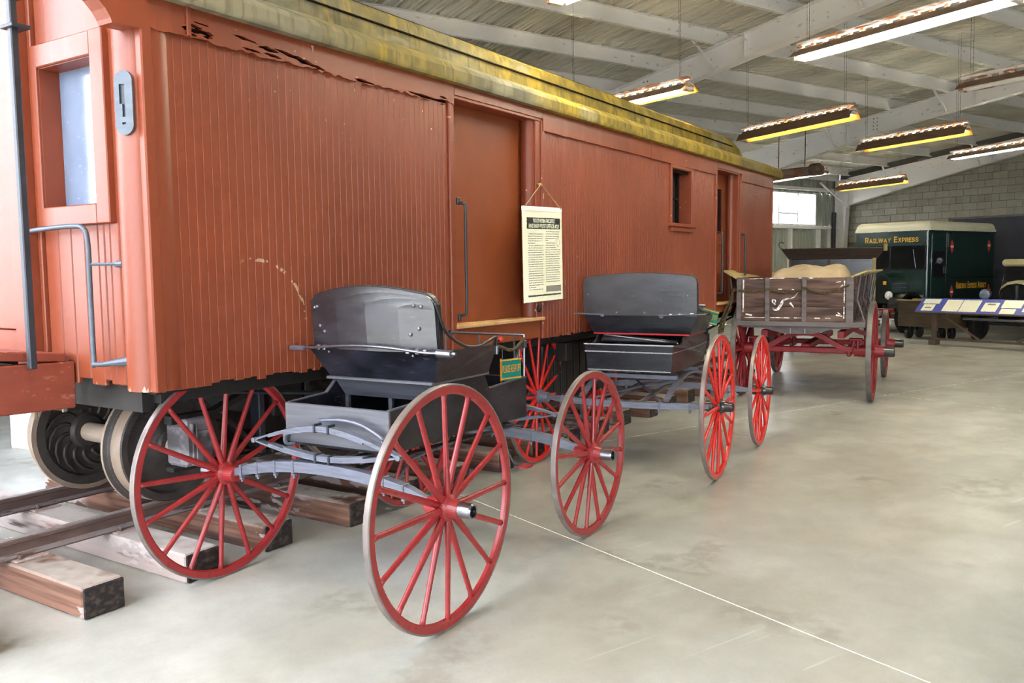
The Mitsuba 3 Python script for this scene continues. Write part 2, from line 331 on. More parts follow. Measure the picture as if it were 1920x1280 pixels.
# building
def f_steelwhite(p, n, uv):
    w = fbm(p.x * 1.1, p.y * 1.1, p.z * 2.0, 4)
    c = mix(lin(212, 210, 206), lin(228, 226, 221), w)
    return mix(c, C(lin(150, 128, 112)), 0.5 * smoothstep(0.7, 0.8, fbm(p.x * 9, p.y * 9, p.z * 14, 3)))
mat('m_steel', P(f_steelwhite), 0.55, spec=0.35)
mat('m_sheet', P(lambda p, n, uv: mix(mix(lin(196, 194, 180), lin(214, 212, 198), fbm(p.x * 0.8, p.y * 0.8, 0.0, 3)), C(lin(150, 140, 104)), 0.4 * smoothstep(0.55, 0.75, fbm(p.x * 0.5 + 9, p.y * 0.5, 4.0, 3)))), 0.5, spec=0.4)
mat('m_siding', P(lambda p, n, uv: mix(lin(138, 142, 132), lin(164, 168, 156), fbm(p.x * 0.9, p.y * 0.9, p.z * 0.9, 4))), 0.5, spec=0.4)
def f_block(p, n, uv):
    u, v = uvp(p)
    r = cell_rand(dr.floor(v / 0.4) + 7, dr.floor(p.z / 0.2))
    c = mix(lin(126, 124, 112), lin(152, 149, 136), 0.6 * r + 0.4 * fbm(v * 5, p.z * 5, 0.0, 4))
    return c * (0.9 + 0.2 * noise(v * 70, p.z * 70))
mat('m_block', P(f_block), 0.9, spec=0.15)
mat('m_mortar', lin(104, 102, 94), 0.95, spec=0.1)
mat('m_darkpanel', P(lambda p, n, uv: mix(lin(38, 42, 50), lin(56, 60, 68), fbm(p.x * 1.5, p.y * 1.5, p.z * 0.7, 3))), 0.6, spec=0.3)
mat('m_lamprust', P(lambda p, n, uv: mix(lin(208, 198, 188), lin(150, 100, 70), smoothstep(0.42, 0.62, fbm(p.x * 7, p.y * 7, p.z * 30, 4)))), 0.5, spec=0.4)
mat('m_lampdark', P(lambda p, n, uv: mix(lin(70, 54, 44), lin(104, 78, 60), fbm(p.x * 9, p.y * 9, p.z * 30, 3))), 0.5)
mat('m_reflwhite', lin(238, 236, 226), 0.5)
mat('m_reflorange', lin(236, 164, 70), 0.5)
mat('m_wire', lin(60, 54, 50), 0.6)
mat('m_heater', P(lambda p, n, uv: mix(lin(120, 104, 92), lin(120, 70, 46), smoothstep(0.4, 0.6, fbm(p.x * 6, p.y * 6, p.z * 12, 4)))), 0.6)
mat('m_concrete_out', lin(176, 172, 162), 0.9, spec=0.2)
# wagon, truck and the rest
def f_wagonwood(p, n, uv):
    g = fbm(p.y * 3.5 + p.x * 1.5, p.z * 34, p.x * 3, 4)
    c = mix(lin(60, 45, 41), lin(102, 79, 71), smoothstep(0.3, 0.75, g))
    return mix(c, C(lin(56, 48, 54)), 0.5 * smoothstep(0.5, 0.7, fbm(p.y * 4 + 3, p.z * 9, p.x * 2, 3)))
mat('m_wagonwood', P(f_wagonwood), 0.75, spec=0.25)
mat('m_wagongrey', P(lambda p, n, uv: mix(lin(72, 66, 66), lin(112, 104, 104), fbm(p.x * 6, p.y * 6, p.z * 20, 4))), 0.7, spec=0.3)
mat('m_wagontan', P(lambda p, n, uv: mix(lin(132, 118, 76), lin(168, 150, 98), fbm(p.x * 4, p.y * 12, p.z * 6, 4))), 0.75, spec=0.25)
mat('m_sack', P(lambda p, n, uv: mix(lin(150, 130, 104), lin(184, 164, 134), fbm(p.x * 7, p.y * 7, p.z * 9, 4))), 0.95, spec=0.1)
mat('m_whitepaint', P(lambda p, n, uv: mix(lin(150, 140, 134), lin(226, 224, 220), smoothstep(0.35, 0.55, fbm(p.x * 30, p.y * 30, p.z * 30, 3)))), 0.6)
mat('m_darkwood', P(lambda p, n, uv: mix(lin(38, 28, 26), lin(60, 46, 40), fbm(p.x * 3, p.y * 3, p.z * 24, 3))), 0.5, spec=0.4)
mat('m_truckgreen', P(lambda p, n, uv: mix(lin(10, 34, 30), lin(14, 42, 36), noise(p.x, p.y, p.z))), 0.16, spec=0.6, coat=0.8, coat_gloss=0.95)
mat('m_truckblack', lin(12, 13, 14), 0.2, spec=0.6, coat=0.6)
mat('m_cream', P(lambda p, n, uv: mix(lin(206, 200, 172), lin(222, 216, 190), noise(p.x * 2, p.y * 2, p.z * 2))), 0.4, spec=0.4)
mat('m_slate', P(lambda p, n, uv: mix(lin(62, 68, 84), lin(84, 90, 106), noise(p.x * 3, p.y * 3, p.z))), 0.8)
mat('m_gold', lin(222, 164, 40), 0.45)
mat('m_diamond', lin(190, 62, 50), 0.5)
mat('m_rubber', lin(22, 21, 20), 0.7, spec=0.3)
mat('m_beige', P(lambda p, n, uv: mix(lin(150, 140, 104), lin(172, 160, 122), noise(p.x * 5, p.y * 5, p.z * 5))), 0.3, spec=0.5, coat=0.5)
mat('m_blueboard', lin(62, 72, 150), 0.5)
mat('m_brownsteel', P(lambda p, n, uv: mix(lin(64, 50, 40), lin(92, 74, 60), fbm(p.x * 5, p.y * 5, p.z * 5, 3))), 0.55)
mat('m_cartwood', P(lambda p, n, uv: mix(lin(46, 36, 22), lin(70, 56, 34), fbm(p.x * 4, p.y * 4, p.z * 20, 3))), 0.7)
mat('m_leaf', {'type': 'rgb', 'value': lin(70, 130, 60)}, 0.6)
scene['m_windowglass'] = {'type': 'thindielectric'}

# ------------------------------------------------------------------ building (own axes: u along the purlins, v towards the window wall)
MB = RT(-22, (0, 0, 1))
UEND, VWALL, UDOOR, VRIDGE, VFAR = 24.6, 16.8, -1.5, -3.0, -14.0
EAVE, SLOPE = 4.36, 0.115
def ztop(v): return EAVE + SLOPE * (VWALL - v) if v >= VRIDGE else EAVE + SLOPE * (VWALL - VRIDGE) - SLOPE * (VRIDGE - v)
def badd(parent, name, mesh, mat, smooth=False, **kw):
    if isinstance(mesh, list): mesh = cat(*mesh)
    return add(parent, name, MT(mesh, MB), mat, smooth, **kw)

floor = thing('floor', kind='structure')
UJ, VJ = [-1.5, 3.21, 10.15, 17.1, 24.6], [-14.0, -4.6, 6.15, 16.8]
for i in range(len(UJ) - 1):
    for j in range(len(VJ) - 1):
        badd(floor, 'slab', bx(UJ[i] + .003, UJ[i + 1] - .003, VJ[j] + .003, VJ[j + 1] - .003, -0.15, 0, 0.003), 'm_floor')
for u in UJ[1:-1]: badd(floor, 'joint_filler', bx(u - .0045, u + .0045, -14, 16.8, -0.1, -0.0003), 'm_joint', label='pale filler in the joint between floor slabs')
for v in VJ[1:-1]: badd(floor, 'joint_filler', bx(-1.5, 24.6, v - .0045, v + .0045, -0.1, -0.0003), 'm_joint')
thing('ground_outside', kind='structure')
badd(None, 'ground_outside', bx(-60, 60, -60, 60, -0.4, -0.16), 'm_concrete_out')

# roof: ribbed sheets, purlins, rafters
ceiling = thing('ceiling', kind='structure')
def sheet_profile(w=0.93):
    """Ribbed sheet in section: (across, height), lower face then upper."""
    low = []
    for k in range(3):
        a = k * 0.31
        low += [(a, 0), (a + .05, 0), (a + .058, .026), (a + .074, .026), (a + .082, 0), (a + .13, 0), (a + .138, .026), (a + .154, .026), (a + .162, 0), (a + .205, 0), (a + .225, .075), (a + .275, .075), (a + .295, 0)]
    low.append((w, 0))
    return low + [(x, z + .004) for x, z in reversed(low)]
SP = sheet_profile()
def roof_sheet(u0, va, vb):
    m = poly3(SP, 1.0)
    za, zb = ztop(va) + .24, ztop(vb) + .24
    V = m.vertices.copy()
    v = np.where(V[:, 2] > .5, vb, va); z = np.where(V[:, 2] > .5, zb, za) + V[:, 1]
    m = trimesh.Trimesh(np.column_stack([u0 + V[:, 0], v, z]), m.faces, process=False)
    if m.volume < 0: m.invert()
    return m
for k in range(29): badd(ceiling, 'roof_sheet', roof_sheet(-2.0 + .93 * k, VWALL + .15, VRIDGE), 'm_sheet')
badd(ceiling, 'far_roof_slope', pyz([(VRIDGE, ztop(VRIDGE) + .215), (VFAR - .2, ztop(VFAR - .2) + .215), (VFAR - .2, ztop(VFAR - .2) + .26), (VRIDGE, ztop(VRIDGE) + .26)], -2.0, 25.2), 'm_sheet')
FRAMES = [-1.3, 3.75, 10.75, 17.75, 24.35]
PURL = [16.05, 14.76, 13.46, 12.16, 10.87, 9.57, 8.27, 6.97, 5.68, 4.38, 3.08, 1.78, 0.48, -0.82, -2.12]
def csec(u0, u1, v, h=.235):
    z = ztop(v)
    c = [(-.035, 0), (.035, 0), (.035, .022), (.031, .022), (.031, .004), (-.031, .004), (-.031, h - .004), (.035, h - .004), (.035, h), (-.035, h)]
    return pyz([(v - a, z + b - SLOPE * (-a) * 0) for a, b in c], u0, u1)
for i in range(4):
    for v in PURL:
        badd(ceiling, 'purlin', csec(FRAMES[i] - (.35 if i else 0), FRAMES[i + 1] + .35, v), 'm_steel') if i % 2 == 0 else badd(ceiling, 'purlin', csec(FRAMES[i] + .352, FRAMES[i + 1] - .352, v), 'm_steel')
def depth(v): return .40 + .46 * max(0, (v - 10.6) / 5.7) ** 1.15
def rafter(u, n='rafter'):
    vs = [16.3, 15, 13.8, 12.4, 10.6, 8, 4, 0, VRIDGE]
    top = [(v, ztop(v) - .001) for v in vs]; bot = [(v, ztop(v) - depth(v)) for v in vs]
    k = badd(ceiling, n, cat(pyz(top + bot[::-1], u - .005, u + .005),
        pyz(top + [(v, z - .012) for v, z in top[::-1]], u - .09, u + .09),
        pyz([(v, z + .012) for v, z in bot] + bot[::-1], u - .09, u + .09)), 'm_steel')
    for v in (11.9, 9.0): badd(k, 'stiffener', bx(u - .085, u - .006, v - .004, v + .004, ztop(v) - depth(v) + .013, ztop(v) - .013), 'm_steel')
    B = []
    for dv in (0, .09):
        for q in range(4): B.append(bolt(u - .006, 11.2 + dv, ztop(11.2) - .08 - q * .08, .014, (-1, 0, 0)))
    badd(k, 'bolts', B, 'm_lampdark')
    for v in PURL[1:11:2]:
        zb, zt = ztop(v) - depth(v) + .02, ztop(v) + .05
        badd(ceiling, 'flange_brace', sweep([(u - .62, v + .04, zt), (u - .05, v + .04, zb)], rect(.045, .012)), 'm_steel')
    return k
for u in FRAMES[1:]: rafter(u)
for u in FRAMES[1:]:
    z = ztop(16.3)
    prof = [(16.72, 0), (16.72, z - .02), (16.3, z - .03), (16.32, z - .83), (16.5, 0)]
    badd(ceiling, 'column', cat(pyz(prof, u - .005, u + .005), pyz([(16.32, z - .83), (16.5, 0), (16.488, 0), (16.308, z - .83)], u - .1, u + .1), bx(u - .1, u + .1, 16.71, 16.722, 0, z - .02),
        pyz([(16.71, z - .85), (16.32, z - .85), (16.32, z - .838), (16.71, z - .838)], u - .1, u + .1)), 'm_steel')

# window wall (behind the car) with its ribbed siding
def siding(u0, u1, z0, z1, v, out):
    n = max(1, round((u1 - u0) / .93)); w = (u1 - u0) / n
    for k in range(n):
        m = MT(poly3([(x * w / .93, y) for x, y in SP], z1 - z0), np.array([[1, 0, 0, u0 + k * w], [0, out, 0, v], [0, 0, 1, z0], [0, 0, 0, 1.0]]))
        yield m
ww = thing('wall_window', kind='structure')
WIN = [(0.6, 4.2), (7.0, 10.4), (13.2, 16.8), (19.75, 23.35)]
WZ0, WZ1 = 2.93, 3.94
for m in siding(-1.5, 24.6, 0, WZ0, VWALL, 1): badd(ww, 'siding_panel', m, 'm_siding')
for m in siding(-1.5, 24.6, WZ1, 4.6, VWALL, 1): badd(ww, 'siding_panel', m, 'm_siding')
edges = [-1.5] + [e for w in WIN for e in w] + [24.6]
for a, b in zip(edges[::2], edges[1::2]):
    for m in siding(a, b, WZ0, WZ1, VWALL, 1): badd(ww, 'siding_panel', m, 'm_siding')
for z in (1.3, 2.82, 4.0): badd(ww, 'girt', bx(-1.5, 24.4, VWALL - .16, VWALL - .005, z, z + .09, .004), 'm_steel')
badd(ww, 'eave_strut', bx(-1.5, 24.4, VWALL - .12, VWALL - .005, 4.36, 4.55, .004), 'm_steel')
for u in (22.05, 23.45, 24.05, 18.4, 20.2): badd(ww, 'stud', bx(u - .05, u + .05, VWALL - .12, VWALL - .005, 0, 2.82, .004), 'm_steel')
badd(ww, 'dark_upright', tube([(24.05, 16.6, 0), (24.05, 16.6, 3.35)], .07, 8), 'm_darkpanel', label='dark vertical strip in the corner')  # dark upright strip where the two walls meet
badd(ww, 'corner_brace', tube([(23.3, 16.6, 4.25), (24.3, 16.25, 3.5)], .03, 6), 'm_steel')
for i, (a, b) in enumerate(WIN):
    w = thing(f'window_{i + 1}', kind='structure')
    fr = [bx(a, b, VWALL - .05, VWALL + .03, WZ0, WZ0 + .04), bx(a, b, VWALL - .05, VWALL + .03, WZ1 - .04, WZ1), bx(a, a + .04, VWALL - .05, VWALL + .03, WZ0, WZ1), bx(b - .04, b, VWALL - .05, VWALL + .03, WZ0, WZ1)]
    badd(w, 'frame', fr, 'm_steel')
    n = 4; d = (b - a) / n
    for k in range(1, n): badd(w, 'mullion', bx(a + k * d - .016, a + k * d + .016, VWALL - .03, VWALL + .02, WZ0, WZ1), 'm_steel')
    badd(w, 'transom', bx(a + 2 * d, a + 3 * d, VWALL - .03, VWALL + .02, 3.27, 3.30), 'm_steel')
    for k in range(n): badd(w, 'pane', bx(a + k * d + .016, a + (k + 1) * d - .016, VWALL - .006, VWALL - .005, WZ0 + .04, WZ1 - .04).submesh([[f for f in range(12) if bx(0, 1, 0, 1, 0, 1).face_normals[f][1] < -.9]], append=True), 'm_windowglass')

# block end wall
wb = thing('wall_block', kind='structure')
badd(wb, 'backing', pyz([(VWALL, 0), (VWALL, 4.6), (VRIDGE, ztop(VRIDGE) + .2), (VFAR, ztop(VFAR) + .2), (VFAR, 0)], UEND + .02, UEND + .2), 'm_mortar')
row = 12
while row * .2 < 5.2:
    z = row * .2; off = .2 if row % 2 else 0
    for c in range(24, 43):
        v = c * .4 + off
        if z + .2 > ztop(v) + .1 or v > 16.6 or (z < 2.9 and v < 13.0): continue
        d = rng.uniform(0, .006)
        badd(wb, 'block', bx(UEND - d - .012, UEND + .03, v + .005, v + .395, z + .005, z + .195, .004), 'm_block')
    row += 1
badd(wb, 'dark_panel', bx(UEND - .03, UEND + .02, VFAR, 13.05, 0, 2.95), 'm_darkpanel', label='dark blue-grey panelling along the lower wall')
# the remaining walls: the far side and the end with the big open doorway the track runs out of
wf = thing('wall_far', kind='structure')
SU0, SU1, SZ0, SZ1 = SIDE_OPEN; zt = ztop(VFAR) + .2
for q in (bx(UDOOR, SU0, VFAR - .1, VFAR, 0, zt), bx(SU1, 24.6, VFAR - .1, VFAR, 0, zt), bx(SU0, SU1, VFAR - .1, VFAR, 0, SZ0), bx(SU0, SU1, VFAR - .1, VFAR, SZ1, zt)): badd(wf, 'siding', q, 'm_siding')
wd = thing('wall_door', kind='structure')
DV0, DV1, DZ = DOORWAY; EV0, EV1, EZ = DOOR_B
def wallpoly(v0, v1, z0):
    vs = [v0] + ([VRIDGE] if v0 < VRIDGE < v1 else []) + [v1]
    return pyz([(v0, z0), (v1, z0)] + [(v, ztop(v) + .2) for v in vs[::-1]], UDOOR - .1, UDOOR)
for q in (wallpoly(DV1, VWALL, 0), wallpoly(DV0, DV1, DZ), wallpoly(EV1, DV0, 0), wallpoly(EV0, EV1, EZ), wallpoly(VFAR, EV0, 0)): badd(wd, 'siding', q, 'm_siding')

# hanging fluorescent lamps
def lamp(u, v0, z0, v1, z1, lit, refl, label, drop=0.0, skew=0.0, deep=.085):
    k = thing('fluorescent_lamp', label, 'lamp', 'hanging fluorescent lamps')
    L = math.hypot(v1 - v0, z1 - z0)
    # local: x along the lamp from its end at v0, y across, z up
    M = MB @ TR(u, v0, z0) @ RT(-90 + skew, (0, 0, 1)) @ RT(-math.degrees(math.atan2(z1 - z0, L)), (0, 1, 0))
    A = lambda n, m, t, **kw: add(k, n, MT(cat(*m) if isinstance(m, list) else m, M), t, **kw)
    A('housing', [bx(0, L, -.022, .022, .115, .16, .006)] + [bx(x - .02, x + .02, -.022, .022, .06, .12) for x in np.arange(.06, L, .145)], 'm_lamprust')
    w, h, t = .15, deep, .004
    for s in (-1, 1):
        A('reflector_wing', MT(pyz([(s * .05, .07), (s * w, .07 - h), (s * w, .07 - h - t), (s * .05, .07 - 2 * t)] if s > 0 else [(s * .05, .07 - 2 * t), (s * w, .07 - h - t), (s * w, .07 - h), (s * .05, .07)], .0, L), np.eye(4)), refl)
        A('reflector_back', pyz([(s * .05, .075), (s * (w + .004), .074 - h), (s * (w + .004), .07 - h + .0005), (s * .05, .0705)], .0, L), 'm_lampdark')
    for s in (-1, 1):
        e = cyl((.05, s * .045, .012 - drop), (L - .05, s * .045, .012 - drop), .019, 10)
        kk = A('tube', e, 'm_reflwhite')
        if lit: scene[kk]['emitter'] = {'type': 'area', 'radiance': {'type': 'rgb', 'value': [TUBE * lit, TUBE * lit * .955, TUBE * lit * .76]}}
    for x in (.03, L - .03): A('lamp_holder', bx(x - .025, x + .025, -.075, .075, -.012 - drop, .075, .004), 'm_lamprust')
    for x in (.15, L - .15):
        p = (M @ np.array([x, 0, .15, 1]))[:3]
        q = MB[:3, :3].T @ p; top = ztop(q[1]) + .2
        add(k, 'hanger', cat(tube([p, (p[0] + .01, p[1] + .02, top)], .0022, 5), tube([p + [0.03, .03, 0], (p[0] + .03, p[1] + .06, top)], .0022, 5)), 'm_wire')
    return k
LW = 'm_reflwhite'; LO = 'm_reflorange'
lamp(8.05, 6.05, 3.92, 3.75, 3.98, 1.5, LW, 'large brightly lit strip lamp over the aisle, nearest at the top right', .03)
lamp(7.75, 9.7, 3.81, 7.35, 3.79, 1.0, LO, 'lit strip lamp just above the mossy car roof edge', .012)
lamp(12.0, 10.15, 3.92, 7.95, 4.0, .45, LO, 'amber strip lamp over the far end of the car, left of the rafter', deep=.15)
lamp(14.9, 9.75, 3.9, 7.7, 3.96, .6, LO, 'amber strip lamp in front of the second rafter, above the delivery truck', deep=.15)
lamp(17.6, 9.45, 3.82, 7.2, 3.93, 1.1, LW, 'white strip lamp at the right edge before the block wall', .012)
lamp(18.6, 14.9, 3.88, 13.05, 3.95, 1.1, LW, 'white strip lamp just beyond the far car end, above the window')
lamp(22.0, 15.1, 3.89, 13.0, 3.95, .6, LO, 'small amber strip lamp farthest back, beside the end rafter', deep=.15)
lamp(11.1, 5.85, 3.88, 3.7, 3.93, 0, 'm_lamprust', 'unlit rusty strip lamp at the right edge of the roof', .02)
lamp(4.62, 5.98, 3.95, 3.7, 3.97, 1.6, LW, 'bright strip lamp cut off by the top edge above the car', .03)
lamp(0.6, 3.9, 3.95, 1.7, 3.95, 1.0, LO, 'strip lamp by the doorway, outside the picture')
lamp(13.5, 2.5, 4.0, .3, 4.0, 1.0, LO, 'strip lamp on the right, outside the picture')
lamp(19.5, 4.5, 4.0, 2.3, 4.0, 1.0, LO, 'strip lamp far right, outside the picture')

# rusty cylinder slung under the second rafter
k = thing('gas_heater', 'rusty cylinder heater slung under the second rafter beyond the car', 'heater')
def hx(px): return px
badd(k, 'cylinder', [MT(lathe([(0, 0), (.1, 0), (.105, .02), (.105, 1.28), (.1, 1.3), (0, 1.3)], 16), TR(16.2, 12.9, 3.75) @ RT(-90 + 8, (0, 0, 1)) @ RT(90, (0, 1, 0)))], 'm_heater', smooth=40)
badd(k, 'end_cap', [MT(lathe([(0, 0), (.13, 0), (.13, .18), (.06, .25), (0, .25)], 16), TR(16.05, 11.65, 3.74) @ RT(-90, (0, 0, 1)) @ RT(90, (0, 1, 0)))], 'm_lampdark', smooth=40)
badd(k, 'gas_pipe', tube([(16.1, 13.0, 3.78), (16.0, 14.4, 3.85)], .02, 6), 'm_heater')
for v in (12.6, 11.9): badd(k, 'hanger', tube([(16.15, v, 3.85), (16.15, v, ztop(v) + .1)], .012, 5), 'm_heater')

# unseen shed added outside, so the glossy seat backs mirror a dark edge
k = thing('added_shed', 'unseen slate grey shed added outside the doorway to darken reflections', 'shed')
for i in range(7): badd(k, 'wall_board', bx(-11.6, -11.5, 6.8 + i * .8, 7.59 + i * .8, -.16, 3.3), 'm_slate')
badd(k, 'roof', pyz([(6.5, 3.3), (12.7, 3.3), (12.7, 3.42), (6.5, 3.42)], -15.5, -11.2), 'm_slate'); badd(k, 'side_wall', bx(-15.4, -11.6, 6.8, 6.9, -.16, 3.3), 'm_slate')

# a tree outside the far window
k = thing('tree', 'green tree seen through the left pane of the far window', 'tree')
V, F = [], []
r2 = np.random.default_rng(3)
for i in range(1500):
    c = np.array([20.9, 20.6, 4.3]) + r2.normal(size=3) * [.7, .5, .7]
    a = r2.normal(size=3); a /= np.linalg.norm(a); b = np.cross(a, r2.normal(size=3)); b /= np.linalg.norm(b)
    n = len(V); V += [c + .09 * a, c + .05 * b, c - .09 * a, c - .05 * b]; F += [[n, n + 1, n + 2], [n, n + 2, n + 3]]
badd(k, 'leaves', trimesh.Trimesh(np.array(V), F, process=False), 'm_leaf'); labels[f'{k}__leaves'] = {'kind': 'stuff'}
badd(k, 'trunk', tube([(20.9, 20.6, -.16), (20.95, 20.6, 2.5), (20.9, 20.6, 4.2)], [.12, .1, .05], 8), 'm_darkwood')

# ------------------------------------------------------------------ rail car
CX0, CX1, CY, CYC, CYF = 2.46, 12.47, 3.66, 5.08, 6.50      # end planes, near side, centre line, far side
CZ0, CZ1 = 1.085, 2.95
car = thing('rail_car', 'weathered red wooden railway car with mossy clerestory roof standing on the track', 'railway car')
def car_add(n, m, t, smooth=False, **kw): return add(car, n, m, t, smooth, **kw)
# core behind the boards
D1, D2 = (4.86, 6.035), (10.19, 11.03)                       # baggage door, small side door (clear openings)
W1 = (8.77, 9.32, 2.14, 2.73)                                # small window: x0 x1 z0 z1
core = [bx(CX0 + .2, D1[0], CY + .02, CYF, 1.12, 2.95), bx(D1[1], W1[0], CY + .02, CYF, 1.12, 2.95), bx(W1[1], D2[0], CY + .02, CYF, 1.12, 2.95), bx(D2[1], CX1 - .02, CY + .02, CYF, 1.12, 2.95),
        bx(D1[0], D1[1], CY + .16, CYF, 1.12, 2.95), bx(D2[0], D2[1], CY + .22, CYF, 1.12, 2.95), bx(W1[0], W1[1], CY + .02, CYF, 1.12, W1[2]), bx(W1[0], W1[1], CY + .02, CYF, W1[3], 2.95),
        bx(W1[0], W1[1], CY + .2, CYF, W1[2], W1[3]), bx(D1[0], D1[1], CY + .02, CY + .17, 1.12, 1.25), bx(D1[0], D1[1], CY + .02, CY + .17, 2.87, 2.95), bx(D2[0], D2[1], CY + .02, CY + .25, 1.12, 1.22), bx(D2[0], D2[1], CY + .02, CY + .25, 2.86, 2.95)]
car_add('body_frame', core, 'm_gap')
def board(x0, w, z0, z1, y=CY):
    rag = rng.uniform(-.012, .016) if z0 < 1.2 else 0
    c = .003
    m = poly3([(x0, y + .02), (x0, y + c), (x0 + c, y), (x0 + w - c, y), (x0 + w, y + c), (x0 + w, y + .02)][::-1], z1 - z0 - rag)
    return MT(m, TR(0, 0, z0 + rag))
def boards(x0, x1, z0, z1, w=.0505):
    n = max(1, round((x1 - x0) / w)); w = (x1 - x0) / n
    for i in range(n): car_add('side_board', board(x0 + i * w + .0004, w - .0008, z0, z1), 'm_car')
boards(2.535, 4.80, CZ0, 2.80); boards(6.09, 8.72, CZ0, 2.80)
boards(8.72, 9.37, CZ0, 2.05); boards(9.37, 10.14, CZ0, 2.80); boards(11.09, 12.45, CZ0, 2.80)
# lower and trim boards
car_add('door_apron', bx(4.86, 6.03, CY + .004, CY + .02, 1.09, 1.25, .004), 'm_carplain', label='plain red board under the baggage door sill')
car_add('door_apron', bx(10.17, 11.05, CY + .004, CY + .02, 1.09, 1.2, .004), 'm_carplain')
for x, z1 in ((2.49, 2.80), (4.83, 2.86), (6.063, 2.86), (10.155, 2.84), (11.065, 2.84), (12.465, 2.8)):
    car_add('corner_batten', bx(x - .027, x + .027, CY - .016, CY + .02, CZ0 - .005, z1, .006), 'm_car')
# fascia with rot holes and a ragged lower edge
def fascia(x0, x1, holes=(), zb=2.795, rag=.006, hood=None):
    pts = [(x0, 2.955), (x1, 2.955)]
    xs = np.arange(x1, x0, -.035)
    pts += [(x1, zb)] + [(x, zb + rng.uniform(-rag, rag)) for x in xs[1:]] + [(x0, zb)]
    p = Polygon(pts)
    if hood: p = p.union(Polygon([(x0 + .01, 2.955), (x0 + .01, 2.78)] + hood))
    for (cx, cz, l, h, tilt) in holes:
        q = []
        for k in range(14):
            a = 2 * math.pi * k / 14
            q.append((l * math.cos(a) * rng.uniform(.75, 1.1), h * math.sin(a) * rng.uniform(.5, 1.25)))
        p = p.difference(affinity.translate(affinity.rotate(Polygon(q).buffer(0), tilt), cx, cz))
    return pxz(p, CY - .022, CY + .004)
H1 = [(2.745, 2.855, .055, .009, -4), (2.79, 2.875, .045, .006, -3), (2.735, 2.835, .06, .014, 2), (2.80, 2.838, .07, .012, -4), (2.73, 2.812, .035, .008, 0), (2.83, 2.82, .03, .009, 0)]
H2 = [(3.06, 2.86, .09, .008, -5), (3.10, 2.812, .06, .007, -2), (3.21, 2.84, .07, .014, -3), (3.24, 2.812, .06, .01, -3), (3.37, 2.838, .12, .012, -6), (3.47, 2.825, .1, .016, -9), (3.58, 2.81, .05, .01, -8), (3.95, 2.80, .09, .012, -2), (4.55, 2.802, .2, .012, -2), (4.75, 2.80, .1, .015, 0), (4.74, 2.83, .05, .006, -4)]
HOOD = [(2.316, 2.775), (2.31, 2.795), (2.285, 2.832), (2.25, 2.868), (2.19, 2.905), (2.05, 2.955)]
car_add('fascia_board', fascia(2.46, 2.715, H1, hood=HOOD), 'm_car')
car_add('hood_bracket', pxz([(2.455, 2.95), (2.455, 2.78)] + HOOD, CY + .005, CY + .085), 'm_car', label='curved bracket of the roof hood'); car_add('fascia_board', fascia(2.72, 4.855, H1 + H2, rag=.01), 'm_car')
car_add('fascia_board', fascia(4.86, 6.05, zb=2.87, rag=.001), 'm_car'); car_add('fascia_board', fascia(6.055, 8.2, zb=2.775, rag=.003), 'm_car')
car_add('fascia_board', fascia(8.206, 10.15, zb=2.77, rag=.002), 'm_car'); car_add('fascia_board', fascia(10.155, 11.07, zb=2.86, rag=.001), 'm_car'); car_add('fascia_board', fascia(11.075, 12.47, zb=2.77, rag=.002), 'm_car')
for a, b in ((2.5, 4.84), (6.06, 10.14), (11.07, 12.46)): car_add('shade_backing', bx(a, b, CY + .0201, CY + .03, 2.70, 2.94), 'm_gap')  # dark sheets behind the rot holes, their shade given as colour
for x in (2.716, 8.203): car_add('joint_cover', bx(x - .012, x + .012, CY - .03, CY - .018, 2.8, 2.95, .003), 'm_car')
# baggage door in its recess
bd = car_add('baggage_door', bx(4.87, 6.02, CY + .13, CY + .165, 1.26, 2.87, .004), 'm_carplain', label='plain sliding red baggage door set back in its opening')
car_add('door_jamb', cat(pxz([(0, 0), (1, 0), (1, 1), (0, 1)], 0, 1).apply_scale(.001), MT(lathe([(0, 0), (.062, 0), (.062, 1.62), (0, 1.62)], 20), TR(5.965, CY + .07, 1.255)), bx(5.96, 6.04, CY - .004, CY + .14, 1.25, 2.875, .006)), 'm_car', smooth=30, label='rounded red post at the right of the baggage door')
car_add('door_jamb', bx(4.845, 4.875, CY - .004, CY + .14, 1.25, 2.875, .004), 'm_car')
car_add('door_head', bx(4.86, 6.04, CY - .012, CY + .14, 2.845, 2.885, .005), 'm_car')
car_add('door_sill', cat(bx(4.85, 6.05, CY - .03, CY + .15, 1.235, 1.262, .005)), 'm_sillworn', label='worn wooden sill of the baggage door')
def rod(pts, r, n=8, s=5): return tube(smooth_path(pts, s), r, n)
g = car_add('grab_iron', rod([(4.905, CY, 2.125), (4.905, CY - .05, 2.12), (4.915, CY - .06, 2.08), (4.915, CY - .06, 1.75), (4.915, CY - .06, 1.38), (4.905, CY - .045, 1.335), (4.905, CY, 1.33)], .0105), 'm_iron', smooth=True)
add(g, 'foot', cat(bc(4.905, CY - .004, 2.14, .03, .02, .05, .006), bc(4.905, CY - .004, 1.315, .03, .02, .05, .006)), 'm_iron')
car_add('door_roller', MT(lathe([(0, 0), (.028, 0), (.028, .012), (.01, .02), (0, .02)], 14), TR(5.985, CY - .006, 1.33) @ RT(90, (1, 0, 0))), 'm_leather')
